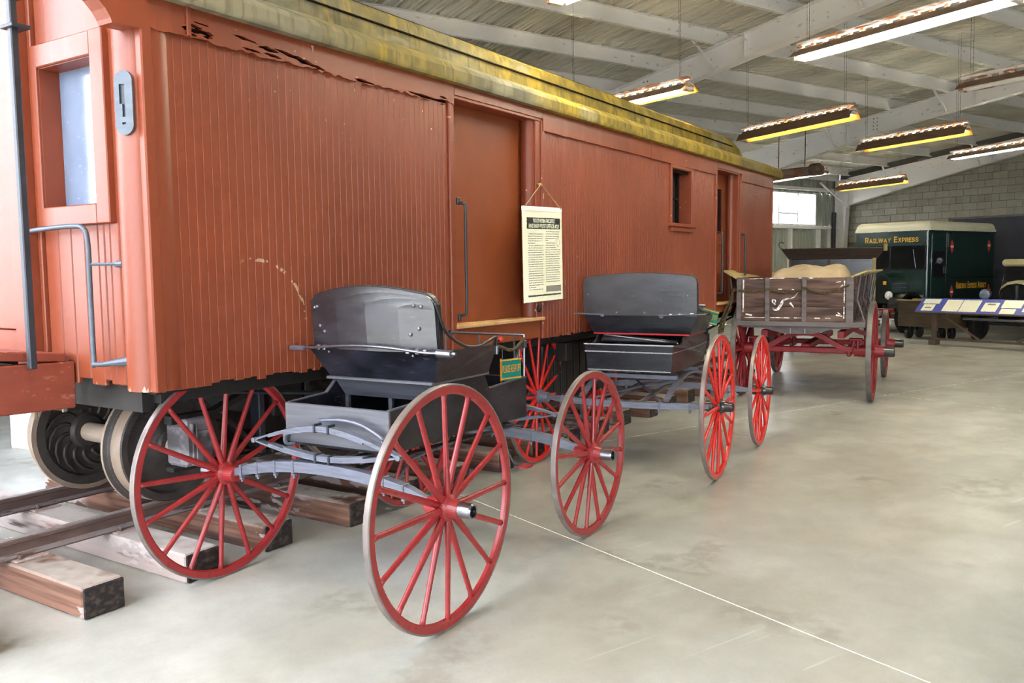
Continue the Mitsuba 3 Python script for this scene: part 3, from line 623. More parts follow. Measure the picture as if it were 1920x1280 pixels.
# small window
w = car_add('small_window', cat(bx(8.725, 8.77, CY - .02, CY + .03, 2.12, 2.775, .006), bx(9.32, 9.365, CY - .02, CY + .03, 2.12, 2.775, .006), bx(8.725, 9.365, CY - .02, CY + .03, 2.73, 2.775, .006),
    bx(8.765, 8.775, CY, CY + .17, 2.14, 2.735), bx(9.315, 9.325, CY, CY + .17, 2.14, 2.735), bx(8.77, 9.32, CY, CY + .17, 2.728, 2.735)), 'm_car')
add(w, 'sill', cat(bx(8.69, 9.40, CY - .05, CY + .15, 2.10, 2.14, .008), bx(8.73, 9.36, CY - .03, CY + .02, 2.05, 2.10, .006)), 'm_car')
add(w, 'pane', bx(8.78, 9.31, CY + .15, CY + .155, 2.14, 2.73), 'm_glass', label='dark glass')
add(w, 'sash', cat(bx(8.77, 8.81, CY + .13, CY + .17, 2.14, 2.73), bx(9.28, 9.32, CY + .13, CY + .17, 2.14, 2.73), bx(8.77, 9.32, CY + .13, CY + .17, 2.42, 2.45)), 'm_gap')
# small side door
d = car_add('side_door', cat(bx(10.21, 10.34, CY + .17, CY + .2, 1.22, 2.86), bx(10.90, 11.02, CY + .17, CY + .2, 1.22, 2.86), bx(10.34, 10.90, CY + .17, CY + .2, 1.95, 2.12), bx(10.34, 10.90, CY + .17, CY + .2, 2.66, 2.86), bx(10.34, 10.90, CY + .17, CY + .2, 1.22, 1.36), bx(10.59, 10.66, CY + .17, CY + .2, 1.22, 2.7)), 'm_carplain', label='recessed red side door with two narrow glass lights')
for a, b in ((10.34, 10.59), (10.66, 10.90)):
    add(d, 'pane', bx(a, b, CY + .19, CY + .195, 2.12, 2.66), 'm_glass'); add(d, 'lower_panel', bx(a, b, CY + .188, CY + .2, 1.36, 1.95), 'm_carplain')
car_add('door_jamb', cat(MT(lathe([(0, 0), (.05, 0), (.05, 1.63), (0, 1.63)], 16), TR(10.985, CY + .1, 1.22)), bx(10.985, 11.04, CY - .004, CY + .2, 1.2, 2.86, .005)), 'm_car', smooth=30)
car_add('door_head', bx(10.18, 11.04, CY - .01, CY + .2, 2.84, 2.87, .004), 'm_car')
car_add('door_sill', bx(10.18, 11.04, CY - .03, CY + .22, 1.19, 1.22, .004), 'm_sillworn')
for x in (10.24, 11.12): car_add('grab_iron', rod([(x, CY + .01, 2.08), (x, CY - .05, 2.075), (x, CY - .06, 2.0), (x, CY - .06, 1.7), (x, CY - .06, 1.4), (x, CY - .05, 1.34), (x, CY + .01, 1.335)], .012), 'm_iron', smooth=True)
car_add('grab_iron', rod([(CX1 + .02, CY + .12, 1.72), (CX1 + .1, CY + .12, 1.68), (CX1 + .12, CY + .12, 1.5), (CX1 + .12, CY + .12, 1.2)], .014), 'm_iron', smooth=True)
# body end towards the camera
def ebox(y0, y1, z0, z1, t0=0.0, t1=.03, c=.005): return bx(CX0 - t0, CX0 + t1, y0, y1, z0, z1, c)
car_add('corner_post', cat(MT(lathe([(0, 0), (.13, 0), (.13, 1.75), (0, 1.75)], 32), TR(CX0 + .085, CY + .115, 1.083))), 'm_car', smooth=30, label='rounded corner post of the car end')
car_add('corner_batten', bx(CX0 - .006, CX0 + .055, CY - .022, CY + .03, 1.08, 2.805, .007), 'm_car')
y = CY + .235
for wd_ in (.075, .05, .055, .12, .12, .12, .13):
    rg = rng.uniform(0, .035)
    car_add('end_board', ebox(y, y + wd_ - .003, 1.085 + rg, 1.905, 0, .03, .006), 'm_car'); y += wd_
car_add('end_board', ebox(3.80, 4.56, 2.80, 3.4, -.004, .03), 'm_car'); car_add('end_board', ebox(3.86, 3.925, 1.9, 2.85, -.006, .03), 'm_car')
we = car_add('end_window', cat(ebox(3.915, 4.025, 1.90, 2.83, .03), ebox(4.515, 4.565, 1.90, 2.83, .028), ebox(4.025, 4.515, 2.715, 2.83, .028), ebox(4.025, 4.515, 1.90, 2.0, .03),
    ebox(4.02, 4.03, 1.99, 2.72, .012, .10, 0), ebox(4.51, 4.52, 1.99, 2.72, .012, .10, 0), ebox(4.02, 4.52, 2.71, 2.72, .012, .10, 0), ebox(4.02, 4.52, 1.99, 2.0, .012, .10, 0)), 'm_car', label='square red window frame in the car end')
add(we, 'pane', bx(CX0 + .095, CX0 + .1, 4.03, 4.51, 2.0, 2.71), 'm_sheenglass', label='pane with a bluish sky reflection in its colour')
car_add('end_post', bx(CX0 - .10, CX0 + .05, 4.60, 4.72, 1.1, 3.15, .006), 'm_car', label='red door post at the car end')
car_add('end_trim', ebox(4.567, 4.60, 1.1, 3.15, .02), 'm_car')
ed = car_add('end_door', bx(CX0 - .085, CX0 + .03, 4.722, 5.46, 1.36, 3.15, .006), 'm_car', label='sunlit red door in the car end')
car_add('end_door_sill', bx(CX0 - .09, CX0 + .03, 4.722, 5.46, 1.22, 1.355, .008), 'm_car')
car_add('end_post', bx(CX0 - .10, CX0 + .05, 5.47, 5.6, 1.1, 3.15, .006), 'm_car')
car_add('end_board', ebox(5.6, 6.45, 1.1, 3.1), 'm_car'); car_add('end_core', bx(CX0 + .101, CX0 + .16, CY + .22, CYF, 1.12, 3.1), 'm_gap')
# hood over the end: arched board and its soffit
# brake post, brackets, handrail, bracket plate
bp = car_add('brake_post', bc(2.2, 4.262, 2.25, .036, .036, 2.12, .005), 'm_iron', label='square iron brake post on the platform')
for z in (2.83, 2.98): add(bp, 'clamp', bc(2.215, 4.265, z, .09, .11, .018, .003), 'm_iron')
hr = car_add('end_handrail', tube(smooth_path([(CX0 - .06, 4.69, 1.875), (CX0 - .08, 4.45, 1.885), (CX0 - .08, 4.16, 1.89), (CX0 - .08, 4.06, 1.875), (CX0 - .08, 4.03, 1.80), (CX0 - .08, 4.03, 1.6), (CX0 - .08, 4.03, 1.24), (CX0 - .08, 4.02, 1.21), (CX0 - .04, 3.96, 1.21)], 6), .0125, 8), 'm_ironpale', smooth=True, label='bent grey handrail on the car end')
add(hr, 'bracket', cat(tube([(CX0 - .08, 4.03, 1.70), (CX0 - .005, 3.90, 1.70)], .009, 6), cyl((CX0 - .01, 3.91, 1.70), (CX0 + .0, 3.87, 1.70), .016, 8), tube([(CX0 - .06, 3.98, 1.21), (CX0 - .0, 3.86, 1.225)], [.010, .024], 8)), 'm_ironpale')
ob = Polygon(sbox(-.045, -.14, .045, .14).buffer(0)).intersection(sbox(-.045, -.14, .045, .14)); ob = LineString([(0, -.1), (0, .1)]).buffer(.048)
slot = sbox(-.022, -.005, .006, .085).union(sbox(-.008, -.065, .008, .0)).union(sbox(-.012, -.1, .008, -.09))
mp = car_add('lamp_bracket', MT(poly3(ob.difference(slot), .012), TR(2.410, 3.726, 2.447) @ RT(20, (0, 0, 1)) @ YZ @ np.diag([-1.0, 1, 1, 1])), 'm_ironpale', label='oval iron bracket plate on the corner post')
add(mp, 'plate_back', MT(poly3(ob.buffer(-.004), .004), TR(2.418, 3.729, 2.447) @ RT(20, (0, 0, 1)) @ YZ @ np.diag([-1.0, 1, 1, 1])), 'm_iron')
# end platform
car_add('platform_beam', MT(bx(.6, 2.452, 4.33, 4.42, .958, 1.2, .006), RT(1.5, (0, 1, 0), (2.46, 0, 1.1)) @ RT(0, (0, 1, 0))), 'm_beam', label='red timber side beam of the end platform')
car_add('platform_beam', bx(.6, 2.452, 5.74, 5.83, .958, 1.2, .006), 'm_beam')
for i in range(12):
    x1 = 2.425 - i * .15
    car_add('platform_plank', MT(bx(x1 - .146, x1, 4.37, 5.8, 1.20, 1.245, .005), RT(6, (0, 1, 0), (2.42, 0, 1.2))), 'm_beam')
car_add('platform_deck_rim', MT(bx(.75, 2.415, 4.345, 4.369, 1.20, 1.243, .004), RT(6, (0, 1, 0), (2.42, 0, 1.2))), 'm_beam')
for x, z in ((2.43, .93), (2.3, .93), (2.28, .92)): car_add('bolt', cyl((x, 4.42, z), (x, 4.42, z + .05), .009, 6), 'm_tread')
# underframe
car_add('side_sill', cat(bx(2.58, 12.44, CY + .14, CY + .24, 1.0, 1.14, .004), bx(2.49, 12.44, CYF - .13, CYF - .03, .97, 1.14, .004), bx(2.52, 2.6, CY + .2, CYF - .2, .96, 1.14)), 'm_truckiron', label='dark timber sill under the side')
car_add('floor_frame', cat(bx(2.55, 12.4, CY + .13, CYF - .13, 1.05, 1.13), bx(2.55, 12.4, 4.6, 4.72, .9, 1.06), bx(2.55, 12.4, 5.45, 5.57, .9, 1.06)), 'm_truckiron')
for x in (5.1, 6.6, 8.1, 9.6): car_add('needle_beam', bx(x - .06, x + .06, CY + .05, CYF - .05, .84, 1.0, .005), 'm_truckiron')
for yy in (3.95, 6.2): car_add('truss_rod', tube([(3.0, yy, 1.0), (5.1, yy, .72), (9.6, yy, .72), (12.0, yy, 1.0)], .014, 6), 'm_iron')
bb = car_add('battery_box', bx(6.35, 7.55, CY + .18, CY + .9, .47, .99, .012), 'm_truckiron', label='dark box slung under the floor')
for x in np.arange(6.41, 7.5, .12): add(bb, 'slat', bx(x, x + .1, CY + .165, CY + .18, .49, .97, .004), 'm_truckiron')
# roof: lower deck with rounded eave, clerestory with rounded ends
def roofsec(e=0):
    near = [(3.585, 2.938), (3.575, 2.96), (3.575, 3.02), (3.60, 3.055), (3.66, 3.085), (3.8, 3.15), (4.0, 3.225)]
    return near + [(2 * CYC - yy, z) for yy, z in near[::-1]]
car_add('roof_deck', pyz(roofsec() , 2.475, 12.74), 'm_canvas', smooth=32, label='canvas covered lower roof, grey and mossy yellow')
cl = [(3.945, 3.2), (3.955, 3.30), (3.955, 3.302), (3.975, 3.39), (4.01, 3.425), (4.2, 3.465), (CYC, 3.5)]
sec = np.array(cl + [(2 * CYC - yy, z) for yy, z in cl[::-1]])
V = []; xs = [(2.48, 0), (11.4, 0), (11.75, .03), (11.98, .09), (12.12, .17), (12.16, .235)]
path = []; secs = []
def clere(xs):
    V, F = [], []; n = len(sec)
    for x, dz in xs:
        V += [(x, y_, max(3.19, z_ - dz)) for y_, z_ in sec]
    for i in range(len(xs) - 1):
        for j in range(n):
            k = (j + 1) % n
            F += [[i * n + j, i * n + k, (i + 1) * n + k], [i * n + j, (i + 1) * n + k, (i + 1) * n + j]]
    for j in range(1, n - 1): F += [[0, j + 1, j], [(len(xs) - 1) * n, (len(xs) - 1) * n + j, (len(xs) - 1) * n + j + 1]]
    m = trimesh.Trimesh(V, F, process=False)
    if m.volume < 0: m.invert()
    return m
car_add('clerestory', clere(xs), 'm_canvas', smooth=32, label='raised clerestory roof stained with yellow moss')
car_add('clerestory_seam', bx(2.46, 11.6, 3.938, 3.96, 3.298, 3.306), 'm_gap')

# truck (bogie) under the near end, wheels on the rails
def bogie(xc):
    t = f'{car}__truck' if f'{car}__truck' not in _used else key_free(f'{car}__truck'); _used.add(t)
    for xa in (xc - .72, xc + .72):
        for side, yc in ((-1, 4.63), (1, 5.525)):
            R = .345
            prof = [(0, -.02), (.09, -.02), (.10, .0), (.12, .005), (.16, .03), (.24, .035), (.285, .02), (.30, -.005), (.338, -.008), (.345, 0), (.35, .085), (.362, .098), (.385, .108), (.385, .128), (.30, .130), (.285, .10), (.22, .085), (.12, .10), (.10, .12), (0, .12)]
            m = lathe(prof, 56)                     # z 0 = outer face, z up = towards the track centre
            M = TR(xa, yc + side * .06, .2655 + R) @ RT(90 if side > 0 else -90, (1, 0, 0))
            k = add(t, 'wheel', MT(m, M), 'm_carwheel', smooth=32)
            tr = lathe([(.3455, .0), (.3505, .086), (.3625, .0985), (.3855, .1085), (.3855, .1285), (.355, .13), (.345, .05), (.3455, .0)], 56)
            kk = add(t, 'wheel_tread', MT(tr, M), 'm_tread', smooth=25)
            if side > 0 or xa > xc:                 # curved ribs on the inner face
                for q in range(14):
                    a = 2 * math.pi * q / 14
                    pts = [((.13 + .15 * s) * math.cos(a + .75 * s * s), (.13 + .15 * s) * math.sin(a + .75 * s * s), .092 + .012 * s) for s in np.linspace(0, 1, 6)]
                    add(t, 'wheel_rib', MT(tube(pts, [.016, .015, .014, .013, .012, .010], 6), M), 'm_carwheel', smooth=True) if xa < xc else None
            if side < 0 and xa < xc:                # raised letters on the outer face
                for ch, a in zip('SOUTHERN P', np.linspace(-212, 28, 10)):
                    if ch == ' ': continue
                    g = text(ch, .042, .008, True); g.apply_translation((-g.bounds[:, 0].mean(), -.021, 0))
                    # letters read with their feet towards the rim
                    L = TR(xa, yc - .06, .2655 + R) @ RT(90, (1, 0, 0)) @ RT(a - 90, (0, 0, 1)) @ TR(0, -.262, -.026) @ RT(180, (0, 0, 1))
                    add(t, 'raised_letter', MT(g, L), 'm_carwheel')
        add(t, 'axle', cyl((xa, 4.4, .605), (xa, 5.76, .605), .062, 16), 'm_axle', smooth=30, label='pale bare axle')
        for side in (-1, 1):
            yb = 5.08 + side * .68
            jb = add(t, 'journal_box', cat(bc(xa, yb, .64, .2, .18, .26, .02), bc(xa, yb, .77, .16, .17, .05, .01)), 'm_box')
            yf = yb + side * .09
            add(t, 'box_lid', MT(poly3(Polygon([(-.085, .1), (.085, .1), (.085, -.03), (.05, -.1), (0, -.12), (-.05, -.1), (-.085, -.03)]), .02), TR(xa, yf + (0 if side < 0 else .02), .62) @ XZ), 'm_box')
            add(t, 'box_rib', cat(bc(xa - .055, yf + side * .014, .66, .012, .03, .22, .003), bc(xa - .03, yf + side * .014, .66, .012, .03, .22, .003)), 'm_box')
            if side < 0 and xa < xc:
                g = text('SPCO', .026, .006, True); add(t, 'raised_letter', MT(g, TR(xa + .03, yf - .018, .70) @ RT(90, (1, 0, 0)) @ RT(-90, (0, 0, 1))), 'm_box')
    for side in (-1, 1):
        yb = 5.08 + side * .68
        bar = sweep([(xc - .86, yb, .80), (xc - .55, yb, .80), (xc - .2, yb, .92), (xc + .2, yb, .92), (xc + .55, yb, .80), (xc + .86, yb, .80)], rect(.07, .035))
        low = sweep([(xc - .86, yb, .785), (xc - .5, yb, .77), (xc - .22, yb, .52), (xc + .22, yb, .52), (xc + .5, yb, .77), (xc + .86, yb, .785)], rect(.07, .03))
        tie_ = sweep([(xc - .86, yb, .50), (xc - .22, yb, .485), (xc + .22, yb, .485), (xc + .86, yb, .50)], rect(.07, .025))
        add(t, 'arch_bar', bar, 'm_truckiron'); add(t, 'arch_bar', low, 'm_truckiron'); add(t, 'arch_bar', tie_, 'm_truckiron')
        add(t, 'column', cat(bc(xc - .2, yb, .7, .05, .09, .44, .006), bc(xc + .2, yb, .7, .05, .09, .44, .006)), 'm_iron')
    add(t, 'bolster', bc(xc, 5.08, .82, .26, 1.5, .22, .012), 'm_truckiron')
    add(t, 'spring_plank', bc(xc, 5.08, .5, .3, 1.5, .06, .01), 'm_truckiron')
    add(t, 'brake_beam', cat(bc(xc - .28, 5.08, .5, .07, 1.2, .09, .01), bc(xc - .34, 4.63, .58, .05, .08, .24, .01), bc(xc - .34, 5.53, .58, .05, .08, .24, .01)), 'm_cartwood')
    return t
bogie(3.17 + .72); bogie(10.9)

# ------------------------------------------------------------------ track
def railmesh(y):
    s = np.array([(-.055, 0), (.055, 0), (.055, .008), (.008, .02), (.007, .066), (.027, .075), (.027, .092), (.022, .098), (-.022, .098), (-.027, .092), (-.027, .075), (-.007, .066), (-.008, .02), (-.055, .008)])
    return MT(pyz(s, -6, 14.5), TR(0, y, .1675))
for y, nm in ((4.63, 'steel rail nearer the buggies, under the car'), (5.525, 'steel rail on the far side, under the car')):
    k = thing('rail', nm, 'rail', None); add(k, 'bar', railmesh(y), 'm_rail')
TIEX = [1.55, 2.18, 2.745, 3.31, 3.935, 4.52, 5.08, 5.67, 6.27, 6.86, 7.45, 8.05, 8.64, 9.23, 9.83, 10.42, 11.0, 11.6, 12.2]
NEAR = [3.86, 3.885, 3.88, 3.92, 3.84, 3.9, 3.87]
where = {1: 'nearest tie with a black end on the left, in front of all others', 2: 'pale tie whose end lies behind the near buggy wheel', 3: 'tie crossing behind the lower spokes of the far rear wheel', 4: 'brown grained tie end between the two rear buggy wheels', 5: 'tie under the first buggy, mostly hidden', 6: 'tie end seen beneath the front axle of the first buggy', 7: 'tie end in the gap between the first and the second buggy', 8: 'tie behind the far rear wheel of the second buggy', 9: 'tie behind the near front wheel of the first buggy', 10: 'tie under the rear axle of the second buggy', 11: 'tie end on the floor below the middle of the second buggy', 12: 'tie end below the front part of the second buggy box'}
for i, x in enumerate(TIEX):
    y0 = NEAR[i] if i < len(NEAR) else 3.86 + rng.uniform(-.04, .04); y1 = y0 + 2.42
    if i in where: k = thing('railroad_tie', where[i], 'railroad tie')
    else: k = thing('railroad_tie', 'weathered wooden tie under the car' if i > 6 else 'weathered wooden tie out of the picture on the left', 'railroad tie', 'ties farther along the track')
    m = bx(x, x + .215, y0 + .012, y1, 0, .158, .01).subdivide().subdivide()
    v = m.vertices.copy(); nz = np.array([meshkit.noise(v * 9 + i)]).reshape(-1) if False else np.sin(v[:, 1] * 23 + i) * np.sin(v[:, 0] * 31 + 2 * i) * np.sin(v[:, 2] * 27 + i)
    v[:, 0] += .004 * nz; v[:, 2] = np.where(v[:, 2] > .01, v[:, 2] - .004 * np.abs(nz), v[:, 2]); m.vertices = v
    add(k, 'timber', m, 'm_tiepale' if i == 2 else 'm_tie'); add(k, 'end_grain', bx(x + .003, x + .212, y0, y0 + .0125, .003, .154, .006), 'm_tieend', label='dark end grain')
    for yr in (4.63, 5.525):
        add(k, 'tie_plate', bc(x + .107, yr, .162, .17, .19, .01, .002), 'm_plate')
        add(k, 'spike', cat(*[bc(x + .107 + s * .05, yr + s * .065, .178, .022, .03, .025, .005) for s in (-1, 1)]), 'm_rail')
k = thing('step_box', 'white painted wooden step box on the floor beyond the track', 'box')
add(k, 'box', MT(cat(bx(-.25, .25, -.2, .2, 0, .5, .01)), frame(4.4, 8.3, 12)), 'm_white'); add(k, 'lower_step', MT(bx(-.25, .25, -.5, -.2, 0, .26, .01), frame(4.4, 8.3, 12)), 'm_white'); add(k, 'yellow_edge', MT(bx(-.1, .26, -.51, -.495, .22, .25), frame(4.4, 8.3, 12)), 'm_signgold')

# ------------------------------------------------------------------ buggies
def panel(pts, t):
    """Flat convex panel through 3-D corner points, thickness t along its normal."""
    p = np.array(pts, float); n = np.cross(p[1] - p[0], p[2] - p[0]); n /= np.linalg.norm(n)
    k = len(p); V = np.vstack([p, p + n * t]); F = []
    for j in range(1, k - 1): F += [[0, j + 1, j], [k, k + j, k + j + 1]]
    for j in range(k):
        q = (j + 1) % k; F += [[j, q, k + q], [j, k + q, k + j]]
    m = trimesh.Trimesh(V, F, process=False)
    if m.volume < 0: m.invert()
    return m
def road_wheel(parent, M, R, n, side, rim='m_red', tire='m_tire', hub='m_red', cap='m_chrome', wide=.032, deep=.04, sr=.0125, hubr=.05, hl=.13, phase=0.0, hi=.10):
    """Spoked wheel, axle along y, outer face towards -y for side = -1."""
    w = key_free(f'{parent}__wheel'); _used.add(w)
    S = M @ (np.eye(4) if side < 0 else np.diag([1.0, -1, 1, 1])) @ RT(phase, (0, 1, 0))
    A = lambda nm, m, t, smooth=False, **kw: add(w, nm, MT(m, S), t, smooth, **kw)
    h = wide / 2
    A('tire', ylathe([(R - .009, -h), (R - .003, -h - .001), (R, -h + .004), (R, h - .004), (R - .003, h + .001), (R - .009, h), (R - .009, -h)], 72), tire, 30)
    A('rim', ylathe([(R - deep - .008, -h * .55), (R - deep, -h * .95), (R - .0092, -h * .98), (R - .0092, h * .98), (R - deep, h * .95), (R - deep - .008, h * .55), (R - deep - .008, -h * .55)], 72), rim, 30)
    r0 = hubr * .8
    for i in range(n):
        a = 2 * math.pi * i / n; d = np.array([math.cos(a), 0, math.sin(a)]); st = .010 if i % 2 else -.010
        pts = [d * r0 + [0, st, 0], d * (r0 + .05) + [0, st * .9, 0], d * (R * .55) + [0, st * .4, 0], d * (R - deep - .03) + [0, 0, 0], d * (R - deep - .004)]
        A('spoke', sweep(pts, [circ(sr * q, 8, sr * q * 1.15) for q in (1.25, 1.25, 1.0, .92, 1.15)]), rim, True)
    A('hub', ylathe([(0, -hi), (hubr * .78, -hi), (hubr * .9, -.035), (hubr * 1.25, -.024), (hubr * 1.25, .024), (hubr * .95, .035), (hubr * .82, hl * .5), (hubr * .80, hl * .62), (0, hl * .62)], 28), hub, 30)
    A('hub_band', ylathe([(hubr * .3, hl * .6), (hubr * .74, hl * .6), (hubr * .72, hl * 1.1), (hubr * .62, hl * 1.16), (hubr * .5, hl * 1.14), (hubr * .46, hl * .9), (hubr * .3, hl * .9), (hubr * .3, hl * .6)], 28), cap, 30, label='metal hub band')
    A('nut', ylathe([(0, hl * .88), (hubr * .34, hl * .88), (hubr * .3, hl * 1.0), (0, hl * 1.02)], 6), 'm_leather')
    bl = []
    for i in range(n):
        a = 2 * math.pi * (i + .5) / n; r = R - deep * .55
        bl.append(bolt(r * math.cos(a), -h * .97, r * math.sin(a), .006))
    A('rim_bolts', bl, rim) if False else None
    return w
def leaf_spring(parent, M, half, zc_low, zc_up, ztip, wx=.042, mat_='m_spring'):
    s = key_free(f'{parent}__spring'); _used.add(s)
    for z0, sg in ((zc_low, -1), (zc_up, 1)):
        for q, (fr, off) in enumerate(((1.0, 0), (.78, 1), (.55, 2))):
            ys = np.linspace(-half * fr, half * fr, 17)
            zz = z0 + (ztip - z0) * np.abs(ys / half) ** 1.7 - sg * off * .0098 if True else 0
            add(s, 'leaf', MT(sweep(np.column_stack([0 * ys, ys, zz]), [np.array([[-wx / 2, -.0046], [wx / 2, -.0046], [wx / 2, .0046], [-wx / 2, .0046]]) for _ in ys]), M), mat_)
        for yy in (-.045, .045):
            b = bc(0, yy, z0 - sg * .009, wx + .016, .012, .045, .003)
            add(s, 'clip', MT(b, M), 'm_iron')
    for yy in (-half, half): add(s, 'eye', MT(cyl((-wx / 2 - .004, yy, ztip), (wx / 2 + .004, yy, ztip), .014, 10), M), mat_, smooth=40)
    return s
def axle(parent, M, half, zend, zmid, clips, mat_='m_spring', sx=.045, sz=.055):
    ys = np.linspace(-half, half, 21)
    z = zend + (zmid - zend) * np.clip(1 - (np.abs(ys) / half) ** 2.2, 0, 1)
    secs = [rect(sx, sz) * (1 if abs(y) < half * .82 else .72) for y in ys]
    k = add(parent, 'axle', MT(sweep(np.column_stack([0 * ys, ys, z]), secs), M), mat_)
    for y in clips:
        zz = np.interp(y, ys, z)
        add(k, 'clip', MT(cat(bc(0, y, zz, sx + .012, .014, sz + .012, .003), cyl((-.012, y, zz - sz / 2 - .032), (-.012, y, zz - sz / 2), .007, 6), bc(-.012, y, zz - sz / 2 - .014, .022, .02, .012, .002)), M), mat_)
    return k
def ends_round(w, h0, h1, r, arch, n=7):
    """Seat-back outline (y, z): straight sides, rounded top corners, gently arched top."""
    pts = [(-w, h0)]
    cx, cz = -w + r, h1 - r
    pts += [(cx - r * math.cos(a), cz + r * math.sin(a)) for a in np.linspace(0, math.pi / 2 * .93, n)]
    pts += [(y, h1 + arch * (1 - (y / (w - r)) ** 2)) for y in np.linspace(-w + r * 1.1, w - r * 1.1, 15)]
    pts += [(-y, z) for y, z in pts[n::-1]] if False else [(-cx + r * math.sin(a), cz + r * math.cos(a)) for a in np.linspace(math.pi / 2 * .07, math.pi / 2, n)] + [(w, h0)]
    return pts

# --- first buggy
b1 = thing('buggy', 'black box buggy with red wheels and polished curved seat back, nearest the camera', 'buggy', 'horse drawn vehicles in a row beside the rail car')
MB1 = frame(3.0, 3.09, 3.0)
def A1(n, m, t, smooth=False, par=None, **kw): return add(par or b1, n, MT(cat(*m) if isinstance(m, list) else m, MB1), t, smooth, **kw)
road_wheel(b1, MB1 @ TR(0, -.73, .569), .569, 16, -1); road_wheel(b1, MB1 @ TR(0, .735, .569), .569, 16, 1, phase=5)
road_wheel(b1, MB1 @ TR(1.6, -.715, .513), .513, 16, -1, phase=8); road_wheel(b1, MB1 @ TR(1.6, .70, .513), .513, 16, 1, phase=3)
axle(b1, MB1, .66, .578, .668, (-.5, -.38, .2, .33, .46, .58)); axle(b1, MB1 @ TR(1.6, 0, 0), .64, .53, .60, (-.45, -.3, .3, .45), sz=.06)
leaf_spring(b1, MB1, .475, .712, .882, .775); leaf_spring(b1, MB1 @ TR(1.6, 0, .0), .475, .665, .80, .735)
for y in (-.1, .1): A1('reach_pole', tube([(0, y * .9, .655), (.8, y, .64), (1.6, y * .8, .61)], .014, 8), 'm_leather')
for y in (-.28, .28): A1('reach_brace', tube([(.02, y * 1.5, .62), (.5, y * .55, .635), (1.0, y * .36, .635)], .008, 6), 'm_spring')
A1('fifth_wheel', MT(lathe([(.12, 0), (.15, 0), (.15, .014), (.12, .014), (.12, 0)], 28), TR(1.6, 0, .625)), 'm_iron')
A1('kingbolt', cyl((1.6, 0, .55), (1.6, 0, .7), .014), 'm_iron')
A1('shaft_coupling', [tube(smooth_path([(1.63, y, .56), (1.72, y, .55), (1.78, y, .56)]), .014, 6) for y in (-.45, .45)], 'm_iron')
def side_prof(): return [(.1, .77), (1.46, .735), (1.46, .985), (1.02, .965), (.97, 1.055), (.47, 1.055), (.385, .982), (.1, .968)]
for s, nm in ((-1, 'near'), (1, 'far')):
    y0, y1 = (-.34, -.322) if s < 0 else (.322, .34)
    A1('side_panel', pxz(side_prof(), y0, y1), 'm_black')
    e = [(x, (y0 + y1) / 2, z + .003) for x, z in [(.1, .968), (.385, .982), (.47, 1.053)]]
    A1('side_edge', sweep(e, rect(.022, .006)), 'm_greyblack'); A1('side_edge', sweep([(1.02, (y0 + y1) / 2, .968), (1.46, (y0 + y1) / 2, .988)], rect(.022, .006)), 'm_greyblack')
A1('rear_panel', bx(.082, .1, -.345, .345, .765, .972, .004), 'm_greyblack', label='grey-black rear panel of the box')
A1('front_panel', bx(1.445, 1.463, -.34, .34, .735, .985, .004), 'm_black'); A1('floor_board', MT(bx(.1, 1.46, -.325, .325, .75, .77), np.eye(4)), 'm_black')
A1('seat_riser', panel([(.46, -.32, 1.06), (.46, .32, 1.06), (.53, .31, .965), (.53, -.31, .965)], .014), 'm_greyblack', label='light grey board under the seat')
A1('riser_stile', [bx(.53, .55, y - .012, y + .012, .77, .97) for y in (-.31, .0, .31)], 'm_greyblack'); A1('riser_back', bx(.9, .915, -.32, .32, .77, 1.055), 'm_black')
A1('seat_bottom', bx(.42, .99, -.362, .362, 1.055, 1.072, .004), 'm_greyblack')
A1('seat_rear', panel([(.445, -.352, 1.072), (.445, .352, 1.072), (.365, .435, 1.24), (.365, -.435, 1.24)], .016), 'm_black', label='flared lower rear panel of the seat')
for s in (-1, 1):
    A1('seat_side', panel([(.445, s * .352, 1.072), (.97, s * .352, 1.072), (.985, s * .40, 1.215), (.90, s * .43, 1.24), (.365, s * .435, 1.24)], .014), 'm_black')
A1('seat_cushion', bx(.47, .97, -.35, .35, 1.075, 1.16, .03), 'm_leather')
tilt = RT(-5, (0, 1, 0), (.37, 0, 1.24))
back = Polygon(ends_round(.418, 1.232, 1.535, .085, .04))
def bow(m, k=.045):
    m = m.subdivide().subdivide() if len(m.faces) < 400 else m.subdivide()
    v = m.vertices.copy(); v[:, 0] += k * (v[:, 1] / .42) ** 2; m.vertices = v; return m
A1('seat_back', MT(bow(pyz(back, .352, .372)), tilt), 'm_blackgloss', label='curved black seat back with bright bolt heads')
A1('back_upholstery', MT(bow(pyz(back.buffer(.004).intersection(sbox(-1, 1.235, 1, 2)), .374, .405)), tilt), 'm_leather', smooth=40, label='black leather upholstery')
A1('bolt_heads', [MT(bolt(.352 + .045 * (y / .42) ** 2, y, z, .011, (-1, 0, 0)), tilt) for y, z in ((.385, 1.455), (.362, 1.462), (.35, 1.355), (.315, 1.325), (-.305, 1.475), (-.345, 1.468), (-.325, 1.355), (-.275, 1.325))], 'm_silver', label='bright round bolt heads')
ys = np.linspace(.48, -.47, 24)
A1('lazyback_rail', tube([(.345 - .02 * math.cos(y * 3), y, 1.236 + .024 * max(0, math.cos(y * 4.2))) for y in ys], .0085, 8), 'm_silver', smooth=True, label='bowed metal rail behind the seat')
A1('rail_knob', [cyl((.338, .44, 1.232), (.338, .53, 1.23), .014, 10), ball(.338, .535, 1.23, .015)], 'm_spring', smooth=40); A1('rail_knob', [cyl((.338, -.46, 1.237), (.338, -.545, 1.237), .021, 12), cyl((.338, -.54, 1.237), (.338, -.57, 1.237), .009, 8)], 'm_silver', smooth=40)
